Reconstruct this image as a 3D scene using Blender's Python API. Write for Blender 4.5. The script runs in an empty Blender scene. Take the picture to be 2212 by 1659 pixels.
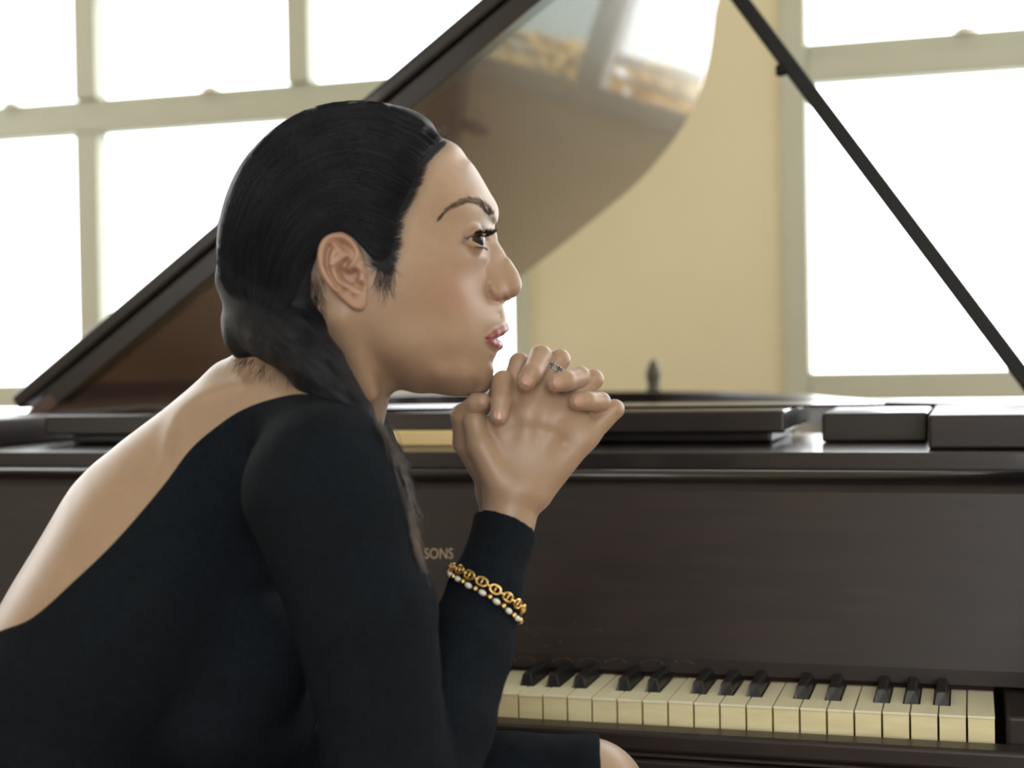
import bpy, bmesh, math, random
import numpy as np
from mathutils import Vector, Matrix

random.seed(7); rng = np.random.default_rng(7)
scene = bpy.context.scene
COL = scene.collection

# ------------------------------------------------------------------ camera
FPX = 3250.0                                   # focal length in pixels of the 2212 px wide frame
YAW, PITCH, ROLL, CAM_Z = 0.2961, -0.0131, -0.0175, 1.04
_F = np.array([-math.sin(YAW), math.cos(YAW), 0.0]); _R = np.array([math.cos(YAW), math.sin(YAW), 0.0]); _U = np.array([0, 0, 1.0])
FWD = _F*math.cos(PITCH) + _U*math.sin(PITCH)
_U2 = _U*math.cos(PITCH) - _F*math.sin(PITCH)
RGT = _R*math.cos(ROLL) + _U2*math.sin(ROLL)
UPV = _U2*math.cos(ROLL) - _R*math.sin(ROLL)
EYE = np.array([0.0, 0.0, CAM_Z])
cam_data = bpy.data.cameras.new('camera'); cam = bpy.data.objects.new('camera', cam_data); COL.objects.link(cam)
cam_data.sensor_width = 36.0; cam_data.lens = 36.0*FPX/2212.0; cam_data.clip_start = 0.05
m = Matrix(((RGT[0], UPV[0], -FWD[0], EYE[0]), (RGT[1], UPV[1], -FWD[1], EYE[1]), (RGT[2], UPV[2], -FWD[2], EYE[2]), (0, 0, 0, 1)))
cam.matrix_world = m
cam_data.dof.use_dof = True; cam_data.dof.focus_distance = 1.20
cam_data.dof.aperture_fstop = (cam_data.lens/1000.0)/0.0105
scene.camera = cam

def ray(px, py): return FWD + (px-1106)/FPX*RGT + (829.5-py)/FPX*UPV
def on_y(px, py, Y): d = ray(px, py); return EYE + d*(Y/d[1])
def on_plane(px, py, p0, n): d = ray(px, py); return EYE + d*(np.dot(p0-EYE, n)/np.dot(d, n))

# ------------------------------------------------------------------ world, exposure
W_STRENGTH = 7.2
world = bpy.data.worlds.new('world'); scene.world = world; world.use_nodes = True
bg = world.node_tree.nodes['Background']; bg.inputs[0].default_value = (0.97, 0.985, 1.0, 1); bg.inputs[1].default_value = W_STRENGTH
scene.view_settings.view_transform = 'Standard'; scene.view_settings.look = 'None'
scene.view_settings.exposure = -0.08; scene.view_settings.gamma = 1.0; scene.view_settings.use_curve_mapping = False
try:
    scene.cycles.use_denoising = True
    scene.cycles.caustics_reflective = False; scene.cycles.caustics_refractive = False
    scene.cycles.max_bounces = 10; scene.cycles.diffuse_bounces = 6; scene.cycles.transparent_max_bounces = 16
except Exception: pass
def portal(name, loc, rot, sx, sy):
    l = bpy.data.lights.new(name, 'AREA'); l.shape = 'RECTANGLE'; l.size = sx; l.size_y = sy
    l.cycles.is_portal = True
    o = bpy.data.objects.new(name, l); COL.objects.link(o); o.location = loc; o.rotation_euler = rot; return o

# ------------------------------------------------------------------ helpers
def tag(o, label=None, cat=None, group=None, kind=None):
    if label: o['label'] = label
    if cat: o['category'] = cat
    if group: o['group'] = group
    if kind: o['kind'] = kind
    return o
def empty(name, loc=(0, 0, 0), label=None, cat=None, group=None, kind=None):
    o = bpy.data.objects.new(name, None); o.empty_display_size = 0.05; o.location = loc; COL.objects.link(o)
    return tag(o, label, cat, group, kind)
def mesh_obj(name, verts, faces, mat=None, parent=None, smooth=False):
    me = bpy.data.meshes.new(name); me.from_pydata([tuple(map(float, v)) for v in verts], [], [tuple(f) for f in faces]); me.update()
    return link(name, me, mat, parent, smooth)
def link(name, me, mat=None, parent=None, smooth=False):
    o = bpy.data.objects.new(name, me); COL.objects.link(o)
    if mat: me.materials.append(mat)
    if smooth: me.polygons.foreach_set('use_smooth', [True]*len(me.polygons))
    if parent is not None:
        o.parent = parent
        p = parent; off = Vector((0, 0, 0))
        while p is not None: off += p.location; p = p.parent
        o.location = -off                     # mesh data is in world space
    return o
def np_mesh(name, V, Q, mat=None, parent=None, smooth=True):
    """V (n,3) float, Q (m,4) int quads"""
    me = bpy.data.meshes.new(name)
    me.vertices.add(len(V)); me.vertices.foreach_set('co', np.ascontiguousarray(V, np.float32).ravel())
    k = Q.shape[1]
    me.loops.add(Q.size); me.loops.foreach_set('vertex_index', np.ascontiguousarray(Q, np.int32).ravel())
    me.polygons.add(len(Q)); me.polygons.foreach_set('loop_start', np.arange(0, Q.size, k, dtype=np.int32))
    me.polygons.foreach_set('loop_total', np.full(len(Q), k, np.int32))
    me.update(calc_edges=True); me.validate()
    return link(name, me, mat, parent, smooth)
def bevel(o, w=0.002, seg=2):
    md = o.modifiers.new('bevel', 'BEVEL'); md.width = w; md.segments = seg; md.limit_method = 'ANGLE'; md.angle_limit = math.radians(40)
    return o
class MB:
    def __init__(s): s.v = []; s.f = []
    def add(s, v, f):
        b = len(s.v); s.v += [tuple(map(float, p)) for p in v]; s.f += [tuple(b+i for i in q) for q in f]; return s
    def box(s, a, b):
        (x0, y0, z0), (x1, y1, z1) = a, b
        return s.add([(x0, y0, z0), (x1, y0, z0), (x1, y1, z0), (x0, y1, z0), (x0, y0, z1), (x1, y0, z1), (x1, y1, z1), (x0, y1, z1)],
                     [(0, 3, 2, 1), (4, 5, 6, 7), (0, 1, 5, 4), (1, 2, 6, 5), (2, 3, 7, 6), (3, 0, 4, 7)])
    def prism(s, pts, fa, fb):
        """pts: 2-D polygon; fa/fb map a 2-D point to 3-D on either end"""
        n = len(pts); v = [fa(*p) for p in pts] + [fb(*p) for p in pts]
        return s.add(v, [tuple(range(n))[::-1], tuple(range(n, 2*n))] + [(i, (i+1) % n, n+(i+1) % n, n+i) for i in range(n)])
    def tube(s, pts, r, n=10, closed=False):
        pts = [Vector(p) for p in pts]; N = len(pts); rs = r if hasattr(r, '__len__') else [r]*N
        ref = None; rings = []
        for i, p in enumerate(pts):
            a = pts[(i-1) % N] if (closed or i > 0) else p; c = pts[(i+1) % N] if (closed or i < N-1) else p
            t = (c-a).normalized()
            if ref is None: ref = t.orthogonal().normalized()
            ref = (ref - t*ref.dot(t)).normalized(); q = t.cross(ref)
            rings.append([p + (ref*math.cos(2*math.pi*k/n) + q*math.sin(2*math.pi*k/n))*rs[i] for k in range(n)])
        v = [x for rg in rings for x in rg]; f = []
        for i in range(N if closed else N-1):
            j = (i+1) % N
            f += [(i*n+k, i*n+(k+1) % n, j*n+(k+1) % n, j*n+k) for k in range(n)]
        if not closed: f += [tuple(range(n))[::-1], tuple(range((N-1)*n, N*n))]
        return s.add(v, f)
    def lathe(s, prof, c, n=24):
        v = []; f = []
        for r, z in prof: v += [(c[0]+r*math.cos(2*math.pi*k/n), c[1]+r*math.sin(2*math.pi*k/n), c[2]+z) for k in range(n)]
        for i in range(len(prof)-1): f += [(i*n+k, i*n+(k+1) % n, (i+1)*n+(k+1) % n, (i+1)*n+k) for k in range(n)]
        f += [tuple(range(n))[::-1], tuple(range((len(prof)-1)*n, len(prof)*n))]
        return s.add(v, f)
    def build(s, name, mat, parent=None, smooth=False): return mesh_obj(name, s.v, s.f, mat, parent, smooth)

# ------------------------------------------------------------------ materials
def mat(name, color=(0.5, 0.5, 0.5), rough=0.5, metal=0.0, spec=0.5, coat=0.0, coat_rough=0.05, noise=None, bump=None, **kw):
    """noise = (scale, amount, second colour, stretch xyz); bump = (scale, strength, stretch xyz)"""
    M = bpy.data.materials.new(name); M.use_nodes = True; nt = M.node_tree; b = nt.nodes['Principled BSDF']
    b.inputs['Base Color'].default_value = (*color, 1); b.inputs['Roughness'].default_value = rough; b.inputs['Metallic'].default_value = metal
    b.inputs['Specular IOR Level'].default_value = spec; b.inputs['Coat Weight'].default_value = coat; b.inputs['Coat Roughness'].default_value = coat_rough
    for k, v in kw.items(): b.inputs[k].default_value = v
    tc = nt.nodes.new('ShaderNodeTexCoord')
    def tex(scale, st, detail=4):
        mp = nt.nodes.new('ShaderNodeMapping'); mp.inputs['Scale'].default_value = st; nt.links.new(tc.outputs['Object'], mp.inputs[0])
        t = nt.nodes.new('ShaderNodeTexNoise'); t.inputs['Scale'].default_value = scale; t.inputs['Detail'].default_value = detail
        nt.links.new(mp.outputs[0], t.inputs['Vector']); return t
    if noise:
        t = tex(noise[0], noise[3] if len(noise) > 3 else (1, 1, 1)); mx = nt.nodes.new('ShaderNodeMix'); mx.data_type = 'RGBA'
        r = nt.nodes.new('ShaderNodeMapRange'); r.inputs[1].default_value = 0.35; r.inputs[2].default_value = 0.65; r.inputs[4].default_value = noise[1]
        nt.links.new(t.outputs['Fac'], r.inputs[0]); nt.links.new(r.outputs[0], mx.inputs[0])
        mx.inputs[6].default_value = (*color, 1); mx.inputs[7].default_value = (*noise[2], 1); nt.links.new(mx.outputs[2], b.inputs['Base Color'])
    if bump:
        t = tex(bump[0], bump[2] if len(bump) > 2 else (1, 1, 1)); bp = nt.nodes.new('ShaderNodeBump'); bp.inputs['Strength'].default_value = bump[1]; bp.inputs['Distance'].default_value = 0.002
        nt.links.new(t.outputs['Fac'], bp.inputs['Height']); nt.links.new(bp.outputs[0], b.inputs['Normal'])
    return M
M_wall = mat('cream_paint', (0.66, 0.595, 0.405), 0.85, noise=(6, 0.35, (0.63, 0.565, 0.38)), bump=(90, 0.05))
M_ceil = mat('white_ceiling', (0.78, 0.76, 0.70), 0.9, noise=(8, 0.4, (0.74, 0.72, 0.66)))
M_floor = mat('oak_floor', (0.33, 0.22, 0.13), 0.35, noise=(3, 1.0, (0.24, 0.15, 0.085), (1, 9, 1)))
M_frame = mat('window_paint', (0.46, 0.465, 0.37), 0.5, noise=(10, 0.4, (0.43, 0.435, 0.345)))
M_lock = mat('lock_metal', (0.85, 0.84, 0.74), 0.25, metal=0.6)
M_ebony = mat('piano_finish', (0.012, 0.0095, 0.0095), 0.30, spec=0.4, coat=0.25, coat_rough=0.06, noise=(5, 0.8, (0.018, 0.012, 0.011), (1, 12, 12)))
M_fall = mat('fallboard_finish', (0.021, 0.0160, 0.0150), 0.42, spec=0.3, coat=0.10, coat_rough=0.25, noise=(7, 0.9, (0.031, 0.020, 0.018), (1.2, 1, 10)))
M_lid = mat('lid_finish', (0.092, 0.053, 0.050), 0.22, spec=0.3, coat=0.68, coat_rough=0.03, noise=(3, 0.8, (0.112, 0.065, 0.058), (1, 8, 1)))
M_prop = mat('prop_black', (0.008, 0.008, 0.008), 0.55, spec=0.3, noise=(20, 0.5, (0.012, 0.011, 0.01)))
M_ivory = mat('aged_ivory', (0.86, 0.83, 0.64), 0.42, noise=(16, 0.55, (0.80, 0.76, 0.55), (8, 1, 1)))
M_keywood = mat('key_front_wood', (0.90, 0.82, 0.52), 0.55, noise=(22, 0.75, (0.78, 0.67, 0.39), (1, 1, 6)))
M_black = mat('ebony_key', (0.012, 0.013, 0.014), 0.35, noise=(30, 0.6, (0.02, 0.02, 0.02)))
M_gold = mat('gold_plate', (0.62, 0.40, 0.13), 0.4, metal=0.7, noise=(8, 0.5, (0.5, 0.32, 0.1)))
M_board = mat('spruce_soundboard', (0.45, 0.29, 0.13), 0.35, noise=(4, 0.8, (0.36, 0.22, 0.09), (10, 1, 1)))
M_goldlac = mat('gold_lacquer', (0.98, 0.76, 0.40), 0.35, coat=0.5, noise=(12, 0.4, (0.95, 0.72, 0.36)))
M_string = mat('steel_string', (0.5, 0.48, 0.45), 0.35, metal=1.0)
M_felt = mat('dark_felt', (0.03, 0.012, 0.012), 0.95, noise=(40, 0.5, (0.02, 0.01, 0.01)))
M_letter = mat('gilt_letter', (0.50, 0.40, 0.28), 0.45, metal=0.2, noise=(300, 0.6, (0.36, 0.28, 0.19)))
M_scuff = mat('worn_scratch', (0.10, 0.085, 0.08), 0.7, noise=(400, 0.9, (0.02, 0.015, 0.015)))
M_bench = mat('bench_leather', (0.02, 0.016, 0.015), 0.5, noise=(60, 0.5, (0.03, 0.022, 0.02)), bump=(120, 0.2))
M_orn = mat('dark_bronze', (0.12, 0.11, 0.065), 0.5, metal=0.3, noise=(20, 0.6, (0.04, 0.035, 0.02)))
def glass_mat():
    M = bpy.data.materials.new('window_glass'); M.use_nodes = True; nt = M.node_tree; nt.nodes.clear()
    o = nt.nodes.new('ShaderNodeOutputMaterial'); mx = nt.nodes.new('ShaderNodeMixShader'); t = nt.nodes.new('ShaderNodeBsdfTransparent')
    g = nt.nodes.new('ShaderNodeBsdfGlossy'); g.inputs['Roughness'].default_value = 0.02
    lw0 = nt.nodes.new('ShaderNodeLayerWeight'); lw1 = nt.nodes.new('ShaderNodeMath'); lw1.operation = 'POWER'; lw1.inputs[1].default_value = 5; nt.links.new(lw0.outputs['Facing'], lw1.inputs[0])
    lw = nt.nodes.new('ShaderNodeMath'); lw.operation = 'MULTIPLY_ADD'; lw.inputs[1].default_value = 0.9; lw.inputs[2].default_value = 0.03; lw.use_clamp = True; nt.links.new(lw1.outputs[0], lw.inputs[0])
    ns = nt.nodes.new('ShaderNodeTexNoise'); ns.inputs['Scale'].default_value = 3
    cr = nt.nodes.new('ShaderNodeMapRange'); cr.inputs[3].default_value = 0.93; cr.inputs[4].default_value = 0.99
    nt.links.new(ns.outputs['Fac'], cr.inputs[0]); nt.links.new(cr.outputs[0], t.inputs['Color'])
    nt.links.new(lw.outputs[0], mx.inputs[0]); nt.links.new(t.outputs[0], mx.inputs[1]); nt.links.new(g.outputs[0], mx.inputs[2]); nt.links.new(mx.outputs[0], o.inputs[0])
    return M
M_glass = glass_mat()

# ------------------------------------------------------------------ room shell
X0, X1, Y0, Y1, H = -4.6, 2.6, -2.6, 4.0, 3.9
T = 0.16
def struct(o): o['kind'] = 'structure'; return o
struct(MB().box((X0-T, Y0-T, -0.1), (X1+T, Y1+T, 0)).build('floor', M_floor))
struct(MB().box((X0-T, Y0-T, H), (X1+T, Y1+T, H+0.1)).build('ceiling', M_ceil))
def wall_with_holes(name, axis, pos, u0, u1, holes, sgn):
    """wall slab in the plane axis=pos from u0..u1, thickness T outwards (sgn), holes = (ua, ub, za, zb)"""
    us = sorted({u0, u1, *[h[0] for h in holes], *[h[1] for h in holes]}); zs = sorted({0, H, *[h[2] for h in holes], *[h[3] for h in holes]})
    bm = MB()
    for i in range(len(us)-1):
        for j in range(len(zs)-1):
            uc, zc = (us[i]+us[i+1])/2, (zs[j]+zs[j+1])/2
            if any(h[0] < uc < h[1] and h[2] < zc < h[3] for h in holes): continue
            a, b = sorted((pos, pos+sgn*T))
            if axis == 'y': bm.box((us[i], a, zs[j]), (us[i+1], b, zs[j+1]))
            else: bm.box((a, us[i], zs[j]), (b, us[i+1], zs[j+1]))
    return struct(bm.build(name, M_wall))
WZ0, WZ1 = 0.32, 3.6
WIN = [(-4.25, -1.165), (-0.468, 2.05)]
wall_with_holes('wall_far', 'y', Y1, X0, X1, [(a, b, WZ0, WZ1) for a, b in WIN], 1)
BW = [(-3.4, -2.5), (0.1, 2.45)]  # unseen window openings behind the camera, added for fill light
wall_with_holes('wall_near', 'y', Y0, X0, X1, [(a, b, 0.6, 3.1) for a, b in BW], -1)
LW, RW = (2.2, 3.8), (1.8, 3.7)  # unseen window openings added in the side walls to light the far wall
wall_with_holes('wall_left', 'x', X0, Y0, Y1, [(*LW, 1.1, 3.5)], -1)
wall_with_holes('wall_right', 'x', X1, Y0, Y1, [(*RW, 0.9, 3.0)], 1)
for nm, a, b in (('baseboard_far', (X0, Y1-0.02, 0), (X1, Y1, 0.14)), ('baseboard_left', (X0, Y0, 0), (X0+0.02, Y1, 0.14)), ('baseboard_right', (X1-0.02, Y0, 0), (X1, Y1, 0.14))):
    struct(bevel(MB().box(a, b).build(nm, M_frame), 0.006))
RZ = (1.763, 1.866)                                  # meeting rail of both far windows
def far_window(name, a, b, mullions, jl, jr, locks):
    w = empty(name, ((a+b)/2, Y1, WZ0), kind='structure')
    yf, yb = Y1-0.012, Y1+0.07
    fr = MB().box((a, yf, WZ0), (b, yb, WZ0+0.06)).box((a, yf, WZ1-0.06), (b, yb, WZ1))
    fr.box((a, yf, WZ0+0.06), (a+jl, yb, WZ1-0.06)).box((b-jr, yf, WZ0+0.06), (b, yb, WZ1-0.06))
    fr = bevel(fr.build('window_frame', M_frame, w), 0.006)
    bevel(MB().box((a+jl, yf+0.004, RZ[0]), (b-jr, yb-0.004, RZ[0]+0.06)).box((a+jl, yf+0.022, RZ[0]+0.058), (b-jr, yb-0.004, RZ[1])).build('meeting_rail', M_frame, w), 0.006)
    bevel(MB().box((a+jl, yf-0.002, 0.930), (b-jr, yb-0.004, 1.004)).build('sill_rail', M_frame, w), 0.006)
    bevel(MB().box((a+jl, yf+0.004, 2.195), (b-jr, yb-0.004, 2.26)).build('meeting_rail', M_frame, w), 0.006)
    for c, wd in mullions:
        bevel(MB().box((c-wd/2, yf+0.006, 0.996), (c+wd/2, yb-0.006, RZ[0])).box((c-wd/2, yf+0.006, RZ[1]), (c+wd/2, yb-0.006, WZ1-0.06)).box((c-wd/2, yf+0.006, WZ0+0.06), (c+wd/2, yb-0.006, 0.951)).build('mullion', M_frame, w), 0.006)
    MB().box((a+jl, Y1+0.045, WZ0+0.06), (b-jr, Y1+0.049, WZ1-0.06)).build('window_pane', M_glass, w)
    for x in locks:
        MB().lathe([(0.03, 0), (0.032, 0.012), (0.02, 0.022), (0.004, 0.026)], (x, yf+0.028, RZ[1]-0.008), 20).build('sash_lock', M_lock, w, True)
    return w
lk = [on_y(450, 200, Y1)[0], on_y(20, 236, Y1)[0], on_y(2085, 78, Y1)[0]]
far_window('window_1', WIN[0][0], WIN[0][1], [(-2.557, 0.078), (-1.852, 0.072), (-3.27, 0.075)], 0.06, 0.047, lk[:2])
far_window('window_2', WIN[1][0], WIN[1][1], [(0.46, 0.075), (1.25, 0.075)], 0.066, 0.06, lk[2:])
def fill_window(name, a, b, z0, z1, axis, pos, n):  # unseen windows added in the near and side walls to fill the room
    c = ((a+b)/2, pos, z0) if axis == 'y' else (pos, (a+b)/2, z0)
    w = empty(name, c, kind='structure'); fr = MB(); pn = MB()
    def bx(M, u0, u1, za, zb, t0, t1):
        if axis == 'y': M.box((u0, pos+t0, za), (u1, pos+t1, zb))
        else: M.box((pos+t0, u0, za), (pos+t1, u1, zb))
    bx(fr, a, b, z0, z0+0.06, -0.03, 0.03); bx(fr, a, b, z1-0.06, z1, -0.03, 0.03)
    for i in range(n+1):
        u = a + (b-a-0.06)*i/n; bx(fr, u, u+0.06, z0+0.06, z1-0.06, -0.03, 0.03)
    fr.build('window_frame', M_frame, w); bx(pn, a+0.06, b-0.06, z0+0.06, z1-0.06, -0.002, 0.002); pn.build('window_pane', M_glass, w)
for i, (a, b) in enumerate(BW): fill_window('window_%d' % (3+i), a, b, 0.6, 3.1, 'y', Y0-0.08, 3)
fill_window('window_5', *RW, 0.9, 3.0, 'x', X1+0.08, 3); fill_window('window_6', *LW, 1.1, 3.5, 'x', X0-0.08, 3)
for a, b in WIN: portal('portal_far', ((a+b)/2, Y1+T+0.01, (WZ0+WZ1)/2), (-math.pi/2, 0, 0), b-a, WZ1-WZ0)
for a, b in BW: portal('portal_near', ((a+b)/2, Y0-T-0.01, 1.85), (math.pi/2, 0, 0), b-a, 2.5)
portal('portal_right', (X1+T+0.01, sum(RW)/2, 1.95), (0, math.pi/2, 0), 2.1, RW[1]-RW[0])
portal('portal_left', (X0-T-0.01, sum(LW)/2, 2.3), (0, -math.pi/2, 0), 2.4, LW[1]-LW[0])
# outside the far windows: grey-green paving near the house, bleached ground beyond it
M_pave = mat('green_grey_paving', (0.30, 0.37, 0.33), 0.9, noise=(0.8, 0.7, (0.24, 0.31, 0.28)))
M_far = mat('bleached_ground', (0.85, 0.86, 0.84), 0.9, noise=(0.5, 0.6, (0.75, 0.77, 0.76)))
struct(MB().box((-30, Y1+0.3, -0.62), (30, 9.4, -0.5)).build('ground', M_pave))
struct(MB().box((-30, 9.4, -0.62), (30, 60, -0.49)).build('ground', M_far))
# ------------------------------------------------------------------ grand piano
KX1, KY, KT = 0.0165, 1.3403, 0.7325           # right end of the keys, front of the white keys, top of the white keys
KP = 0.0236; KX0 = KX1-52*KP
piano = empty('grand_piano', (-0.6, 1.9, 0), 'dark brown grand piano with raised lid behind the seated woman', 'piano')
def pc(rng_): return [(KX0-0.105, rng_)]
XL, XR = KX0-0.11, KX1+0.115                    # outer faces of the case
HZ = 0.978                                      # top of the rim
# white keys: which neighbours are black, counted from the C on the right
names = 'CDEFGAB'
def white_letter(i): return names[(0 - (51-i)) % 7]   # i = 51 is C8
def cut_right(l): return {'C': 0.0090, 'D': 0.0045, 'F': 0.0090, 'G': 0.0068, 'A': 0.0045}.get(l, 0)
def cut_left(l): return {'D': 0.0045, 'E': 0.0090, 'G': 0.0045, 'A': 0.0068, 'B': 0.0090}.get(l, 0)
YB, YBK = KY+0.150, KY+0.0345                   # back end of the keys; front of the black keys
rk = random.Random(3)
for i in range(52):
    l = white_letter(i); xa, xb = KX0+i*KP+0.0006, KX0+(i+1)*KP-0.0006
    ca = cut_left(l) if i > 0 else 0; cb = cut_right(l) if i < 51 else 0
    dz = rk.uniform(-0.0004, 0.0003)
    out = [(xa, KY-0.0012), (xb, KY-0.0012), (xb, YBK-0.001)] + ([(xb-cb, YBK-0.001), (xb-cb, YB)] if cb else [(xb, YB)])
    out += ([(xa+ca, YB), (xa+ca, YBK-0.001), (xa, YBK-0.001)] if ca else [(xa, YB)])
    top = MB().prism(out, lambda x, y: (x, y, KT+dz-0.0024), lambda x, y: (x, y, KT+dz)).build('white_key', M_ivory, piano)
    bevel(top, 0.0005, 2)
    stick = MB().box((xa+0.0003, KY, 0.700), (xb-0.0003, YBK-0.002, KT+dz-0.0025)).build('key_front', M_keywood, top)
    bevel(stick, 0.0003, 1)
for i in range(51):
    l = white_letter(i)
    if not cut_right(l): continue
    xc = KX0+(i+1)*KP + (cut_left(white_letter(i+1))-cut_right(l))/2
    w0, w1, h = 0.0062, 0.0046, 0.0115
    prof = [(-w0, KT-0.006), (w0, KT-0.006), (w0, KT+0.001), (w1, KT+h-0.0016), (w1-0.0014, KT+h), (-w1+0.0014, KT+h), (-w1, KT+h-0.0016), (-w0, KT+0.001)]
    bk = MB().prism(prof, lambda u, z: (xc+u, YBK + max(0, z-KT)*0.35, z), lambda u, z: (xc+u, 1.4365, z)).build('black_key', M_black, piano)
    bevel(bk, 0.0009, 3)
# key bed, slip and cheek blocks
bevel(MB().box((XL+0.02, 1.3355, 0.60), (XR-0.02, 2.0, 0.699)).build('key_bed', M_ebony, piano), 0.003)
bevel(MB().box((XL+0.03, 1.302, 0.694), (XR-0.03, 1.333, 0.7125)).build('key_slip', M_fall, piano), 0.004, 3)
mold = MB().box((XL+0.02, 1.296, 0.6915), (XR-0.02, 1.3345, 0.6945)).box((XL+0.02, 1.286, 0.6835), (XR-0.02, 1.3345, 0.6905)).box((XL+0.02, 1.293, 0.60), (XR-0.02, 1.3345, 0.683))
bevel(mold.build('key_bed_molding', M_fall, piano), 0.0018, 2)
for xa, xb in ((KX1+0.0085, XR-0.03), (XL+0.03, KX0-0.0085)):
    bevel(MB().box((xa, 1.334, 0.70), (xb, 1.46, KT+0.0025)).build('cheek_block', M_fall, piano), 0.0035, 3)
# fallboard: one panel leaning back, bead along the top, gap with felt below
fp = [(1.437, 0.7372), (1.447, 0.7372), (1.478, 0.905), (1.486, 0.918), (1.486, 0.928), (1.474, 0.928), (1.464, 0.912), (1.4375, 0.752)]
fb = bevel(MB().prism(fp, lambda y, z: (XL+0.03, y, z), lambda y, z: (XR-0.03, y, z)).build('fallboard', M_fall, piano), 0.0012, 2)
MB().box((KX0, 1.443, 0.7325), (KX1, 1.447, 0.7366)).build('name_felt', M_felt, piano)
MB().tube([(XL+0.03, 1.4685, 0.927), (XR-0.03, 1.4685, 0.927)], 0.006, 14).build('fallboard_bead', M_ebony, fb, True)
# lettering on the fallboard (the part that shows beside the sleeve)
f0, f1 = np.array([0, 1.4375, 0.752]), np.array([0, 1.464, 0.912]); fdir = (f1-f0)/np.linalg.norm(f1-f0); fn = np.array([0, -fdir[2], fdir[1]])
def letters(txt, px0, px1, pyb, pyt):
    a, b = on_plane(px0, pyb, f0, fn), on_plane(px1, pyb, f0, fn); t = on_plane((px0+px1)/2, pyt, f0, fn)
    cu = bpy.data.curves.new('letters', 'FONT'); cu.body = txt; cu.resolution_u = 4; cu.extrude = 0.0
    tmp = bpy.data.objects.new('letters', cu); COL.objects.link(tmp)
    me = bpy.data.meshes.new_from_object(tmp.evaluated_get(bpy.context.evaluated_depsgraph_get())); bpy.data.objects.remove(tmp)
    n = len(me.vertices); co = np.empty(n*3); me.vertices.foreach_get('co', co); co = co.reshape(-1, 3)
    lo, hi = co.min(0), co.max(0); u = (co[:, 0]-lo[0])/(hi[0]-lo[0]); v = (co[:, 1]-lo[1])/(hi[1]-lo[1])
    P = a + np.outer(u, b-a) + np.outer(v, t-(a+b)/2) + fn*0.0004
    me.vertices.foreach_set('co', P.astype(np.float32).ravel()); me.update()
    return link('lettering', me, M_letter, fb)
bpy.context.view_layer.update()
letters('SONS', 917, 979, 1207, 1184); letters('&', 893, 911, 1206, 1188)
# scuffs on the fallboard above the keys: thin worn scratches
rs = random.Random(5); sc = MB()
def scuff(px, py, w, h, n):
    for k in range(n):
        x, y = px+rs.uniform(-w, w), py+rs.uniform(-h, h); r = rs.uniform(0.5, 1.6)
        c = [on_plane(x+dx*r, y+dy*r, f0, fn)+fn*0.0003 for dx, dy in ((-1.6, 0.2), (0, -0.8), (1.7, -0.1), (0.2, 0.8))]
        sc.add(c, [(0, 1, 2, 3)])
for cx in (1133, 1215, 1272, 1330, 1408, 1474):
    for k in range(9):
        a = math.pi*(k+0.5)/9; scuff(cx-22*math.cos(a), 1428-9*math.sin(a)+0.02*(cx-1133), 2.5, 1.5, 4)
for cx, cy in ((1140, 1357), (1170, 1355), (1190, 1360), (1240, 1345), (1290, 1362), (1355, 1392), (1290, 1385), (1205, 1385), (1160, 1372), (1245, 1375), (1180, 1395)): scuff(cx, cy, 9, 3, 5)
sc.build('scratches', M_scuff, fb)
# stretcher behind the fallboard, shelf and folded music desk
bevel(MB().box((XL+0.03, 1.488, 0.80), (XR-0.03, 1.87, 0.949)).build('stretcher', M_ebony, piano), 0.002, 3)
desk = bevel(MB().box((-1.09, 1.66, 0.9495), (-0.21, 1.86, 0.962)).box((-1.10, 1.615, 0.962), (-0.19, 1.86, 0.986)).build('music_shelf', M_ebony, piano), 0.003, 3)
leaf = []
for k in range(9):
    a = -math.pi/2 + math.pi*k/8; leaf.append((-0.125+0.03*math.cos(a), 1.783+0.077*math.sin(a)))
leaf = [(-1.0, 1.705)] + leaf + [(-1.0, 1.86)]
bevel(MB().prism(leaf, lambda x, y: (x, y, 0.9862), lambda x, y: (x, y, 0.9890)).build('music_desk_leaf', M_ebony, desk), 0.002, 2)
ARX, SHX = on_y(2005, 910, 1.53)[0], on_y(1715, 900, 1.615)[0]
for xa, xb in ((ARX, XR-0.03), (XL+0.03, -1.16)):
    bevel(MB().box((xa, 1.53, 0.9495), (xb, 1.86, 0.983)).build('shelf_arm', M_fall, piano), 0.003, 3)
bevel(MB().box((ARX-0.115, 1.66, 0.9495), (ARX-0.004, 1.84, 0.9815)).build('slide_block', M_ebony, piano), 0.003, 3)
bevel(MB().box((on_y(800, 960, 1.60)[0], 1.597, 0.9492), (on_y(1240, 960, 1.60)[0], 1.613, 0.9665)).build('gold_strip', M_goldlac, piano), 0.002, 2)  # gold-coloured strip lying on the stretcher in front of the shelf
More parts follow.
